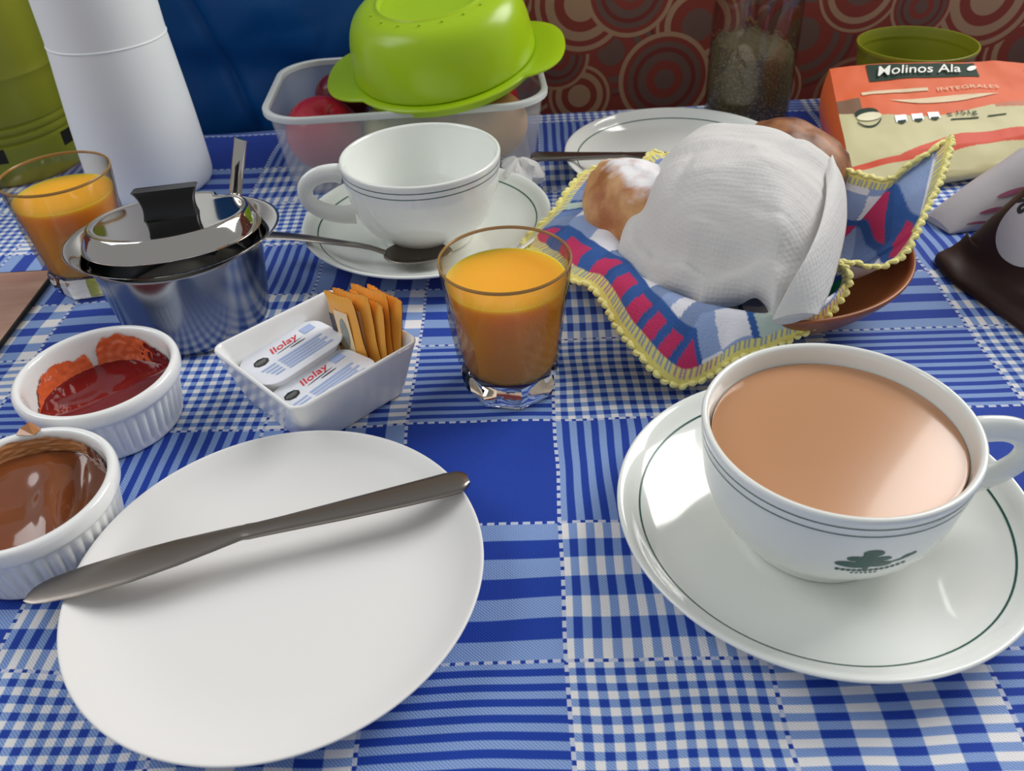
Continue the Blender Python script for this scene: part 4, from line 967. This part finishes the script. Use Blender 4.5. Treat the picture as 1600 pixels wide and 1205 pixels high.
# ================================================================== bread packet at right
def packet():
    # top face as bilinear patch between four surveyed corners, bulged; then sides down to the cloth
    FL = PY(1296, 108, .700); FR = PY(1600, 103, .700); FR = FL + (FR - FL) * 1.12
    NL = Vector((.262, .580, .014)); NR = Vector((.470, .628, .012))
    base = Vector(((FL.x + FR.x) / 2, .65, 0))
    r = empty('bread_packet', base); tag(r, 'orange and cream plastic packet of toast with green brand label at right back', 'packet')
    def top(u, t, off=0):      # u left-right, t near-far
        a = NL.lerp(NR, u); b = FL.lerp(FR, u); p = a.lerp(b, t)
        bul = .004 * (1 - abs(u * 2 - 1) ** 4) * min(1, t * 6) + .0016 * N3(u * 6, t * 4, 2) + .0003 * N3(u * 18, t * 10, 4)
        p.z += bul + off; return p
    CR_, OR, ORD, BRN, CLR = [np.array(s2l(c)) for c in ((206, 199, 152), (226, 102, 54), (214, 74, 42), (128, 92, 68), (172, 130, 104))]
    def colr(u, t):
        lim = .56 - .08 * math.exp(-((u - .40) / .20) ** 2) + .05 * max(0, .12 - u) / .12
        if t > lim - .02:
            if u < .10 and t < .70: return BRN
            if u > .86 and .70 < t < .90: return BRN
            return OR
        if u > .66 and t > .50 - .15 * (u - .66): return OR * .4 + CLR * .6
        if .10 < t < .27 and t < .13 + .13 * sin(pi * min(1, max(0, (u - .2) / .75))) + .02 and t > .02 + .13 * sin(pi * min(1, max(0, (u - .2) / .75))): return ORD
        return CR_
    m = pbr('printed_film', (220, 200, 160), .5, spec=.25, attr='Col', bump=.05, bscale=25)
    pf = grid_mesh('printed_face', lambda u, t: top(u, t), 260, 200, m, r, color=colr, world=True)
    def skirt(name, fa, n, nb, mat):
        def fn(u, t):
            p = fa(u); c = Vector((base.x, base.y, 0)); q = Vector((p.x, p.y, 0)).lerp(c, .06); z = p.z * (1 - t); w_ = sin(pi * t) * .006; d = (Vector((p.x, p.y, 0)) - c).normalized()
            x = Vector((p.x, p.y, 0)).lerp(q, t) + d * w_; return (x.x, x.y, max(z, .0004) + .0012 * N3(u * 12, t * 3, n) * (1 - t) * min(1, t * 5))
        return grid_mesh(name, fn, nb, 12, mat, r, world=True)
    skirt('side_film', lambda u: top(0, 1 - u), 1, 60, MT['orange']); skirt('side_film', lambda u: top(1, u), 2, 60, MT['orange'])
    skirt('side_film', lambda u: top(u, 0), 3, 60, pbr('cream_film', (204, 195, 148), .35)); skirt('side_film', lambda u: top(1 - u, 1), 4, 60, MT['orange'])
    def on(u0, t0, su, st, off=.0006): return lambda x, y: top(u0 + x * su, t0 + y * st, off)
    Wd = (FR - FL).length
    poly_mesh('brand_label', [rect(.160, .835, .650, .990, 30)], lambda x, y: top(x, y - .02 * (x - .2) - .0, .0005), MT['green'], pf, world=True, sub=16)
    text_mesh('brand_lettering', 'Molinos Ala', .0165, lambda x, y: top(.380 + x / Wd * .86, .905 + y * 7.6 - .02 * (x / Wd + .25), .0022), MT['white'], pf, shear=.3, bold=.00008, world=True)
    poly_mesh('leaf_emblem', [ell(.628, .915, .018, .034, 12, rot=-.6)], lambda x, y: top(x, y, .0012), MT['white'], pf, world=True)
    poly_mesh('white_bar', [rect(.11, .705, .40, .735, 10)], lambda x, y: top(x, y, .0006), MT['sachetw'], pf, world=True, sub=2)
    text_mesh('product_lettering', 'INTEGRALES', .0095, on(.575, .705, 1 / Wd * .95, 5.4, .0011), MT['sachetw'], pf, world=True)
    poly_mesh('cream_smile', [[(.22 + .48 * k / 12, .635) for k in range(13)] + [(.70 - .48 * k / 12, .635 - .062 * sin(pi * k / 12)) for k in range(1, 12)]], lambda x, y: top(x, y, .0006), MT['sachetw'], pf, world=True, sub=4)
    for i, u in enumerate((.245, .315, .385)):
        poly_mesh('nutrition_badge', [rect(u - .024, .430, u + .024, .490, 3)], lambda x, y: top(x, y, .0005), MT['foil'], pf, world=True)
        poly_mesh('badge_print', [[(u + .018 * cos(a), .442 + .030 * sin(a)) for a in np.linspace(pi, 2 * pi, 10)]], lambda x, y: top(x, y, .0008), MT['green'], pf, world=True)
    text_mesh('weight_lettering', '151g', .0090, on(.520, .455, 1 / Wd, 6.0, .0011), MT['green'], pf, bold=.0001, world=True)
    poly_mesh('small_print', [rect(.440, .440, .462, .447, 2), rect(.440, .460, .462, .467, 2), rect(.45, .400, .57, .412, 3), rect(.61, .405, .69, .417, 3)], lambda x, y: top(x, y, .0006), MT['green'], pf, world=True)
    poly_mesh('leaf_seal', [ell(.110, .545, .050, .042, 16, rot=-.25)], lambda x, y: top(x, y, .0006), MT['green'], pf, world=True, sub=2)
    poly_mesh('leaf_seal', [ell(.118, .512, .052, .034, 16, rot=-.1)], lambda x, y: top(x, y, .0008), MT['cream'], pf, world=True, sub=2)
    arc = [[(.115 + .058 * cos(a) - .004 * cos(a), .515 + (.080 if q else .092) * sin(a)) for q in (0,) for a in np.linspace(pi * 1.12, pi * 1.88, 14)] + [(.115 + .050 * cos(a), .515 + .078 * sin(a)) for a in np.linspace(pi * 1.88, pi * 1.12, 14)]]
    v = [top(x, y, .0007) for x, y in arc[0]]; mk('seal_arc_print', v, [(i, i + 1, 26 - i, 27 - i) for i in range(13)], MT['green'], pf, world=True, smooth=False)
packet()

# brown bag with white oval
def brown_bag():
    r = empty('brown_bag', (.37, .45, 0)); tag(r, 'dark brown glossy bag with a white oval badge at right edge', 'bag')
    # local frame: e along its left edge (towards camera), m inward (right)
    A = Vector((.277, .489, 0)); e = Vector((.28, -.96, 0)).normalized(); m = Vector((.96, .28, 0)).normalized(); Ln = .19; Wd = .17
    sec = [(0, .001), (.001, .005), (.012, .0075), (.020, .010), (.026, .028), (.036, .054), (.055, .074), (.085, .084), (.125, .082), (.155, .062), (.168, .030), (.170, .001)]
    S = np.array(chaikin(sec, 2)); L = np.r_[0, np.cumsum(np.linalg.norm(np.diff(S, axis=0), axis=1))]; L /= L[-1]
    def f(u, t, off=0):
        x = np.interp(u, L, S[:, 0]); z = np.interp(u, L, S[:, 1]); k = math.sin(min(1, t / .2) * pi / 2) ** .7
        z2 = z if x < .022 else .008 + (z - .008) * (.15 + .85 * k)
        w_ = .0022 * N3(x * 40, t * 5, 1) + .001 * N3(x * 90, t * 12, 4)
        p = A + e * (t * Ln + (0 if x > .02 else 0)) + m * (x + .012 * (1 - k)); return Vector((p.x - (w_ + off) * .5, p.y, max(.0006, z2 + w_ * (1 if z > .004 else 0) + off)))
    grid_mesh('wrapper', lambda u, t: f(u, t), 120, 80, MT['choc'], r, world=True)
    for t_ in (0, 1):
        vs = [f(u, t_) for u in np.linspace(0, 1, 40)]; vs += [Vector((p.x, p.y, .0003)) for p in vs]
        mk('end_wall', vs, [(i, i + 1, 41 + i, 40 + i) for i in range(39)], MT['choc'], r, world=True)
    oc = (.205, .25)
    mp = lambda x, y: f(oc[0] + x, oc[1] + y, .0008)
    poly_mesh('oval_badge', [ell(0, 0, .088, .125, 40)], mp, MT['wbag'], r, world=True, sub=6)
    def stroke(pts, w_=.006):
        q = chaikin(pts, 2); out = []
        return [ell(p[0], p[1], w_, w_ * 1.6, 6) for p in q]
    cur = stroke([(.05, -.13), (.055, -.09), (.035, -.07), (.02, -.09), (.035, -.11), (.05, -.08), (.07, -.03), (.055, 0), (.035, -.02), (.01, .01), (.0, .05), (.03, .07), (.06, .05)])
    poly_mesh('badge_scroll', cur, lambda x, y: f(oc[0] + x * .9, oc[1] + y * .8, .0013), MT['ink'], r, world=True)
brown_bag()
def white_bag():
    A = Vector((.306, .540, 0)); B = Vector((.52, .612, 0)); d = (B - A).normalized(); n = Vector((-d.y, d.x, 0))
    r = empty('white_bag', A.lerp(B, .5)); tag(r, 'whitish plastic bag with pink leaf print between brown bag and bread packet', 'bag')
    sec = [(-.030, .0008), (-.031, .012), (-.022, .034), (-.006, .046), (.006, .042), (.012, .02), (.012, .0008)]
    S = np.array(chaikin(sec, 2)); L = np.r_[0, np.cumsum(np.linalg.norm(np.diff(S, axis=0), axis=1))]; L /= L[-1]; Ln = (B - A).length
    def f(u, t, off=0):
        x = np.interp(u, L, S[:, 0]); z = np.interp(u, L, S[:, 1]); k = min(1, t / .30) ** .8; zz = z * (.12 + .88 * k) if z > .001 else z
        p = A + d * (t * Ln) + n * (x * (.6 + .4 * k)) ; w_ = .0015 * N3(t * 9, u * 4, 3); return Vector((p.x, p.y - off, max(.0006, zz + w_ * k + off)))
    grid_mesh('film', lambda u, t: f(u, t), 60, 90, MT['wbag'], r, world=True)
    vs = [f(u, 0) for u in np.linspace(0, 1, 24)]; mk('end_film', vs, [tuple(range(24))], MT['wbag'], r, world=True)
    vs = [f(u, 1) for u in np.linspace(0, 1, 24)]; mk('end_film', vs, [tuple(range(24))], MT['wbag'], r, world=True)
    def leaf(cu, ct, a, b, rot): return ell(cu, ct, a, b, 16, rot)
    for lf in (leaf(.30, .20, .020, .055, .5), leaf(.22, .13, .018, .050, .7), leaf(.14, .08, .014, .045, .8), leaf(.40, .55, .02, .06, .3)): poly_mesh('leaf_print', [lf], lambda u, t: f(u, max(0, t), .0007), MT['magenta'], r, world=True, sub=3)
white_bag()
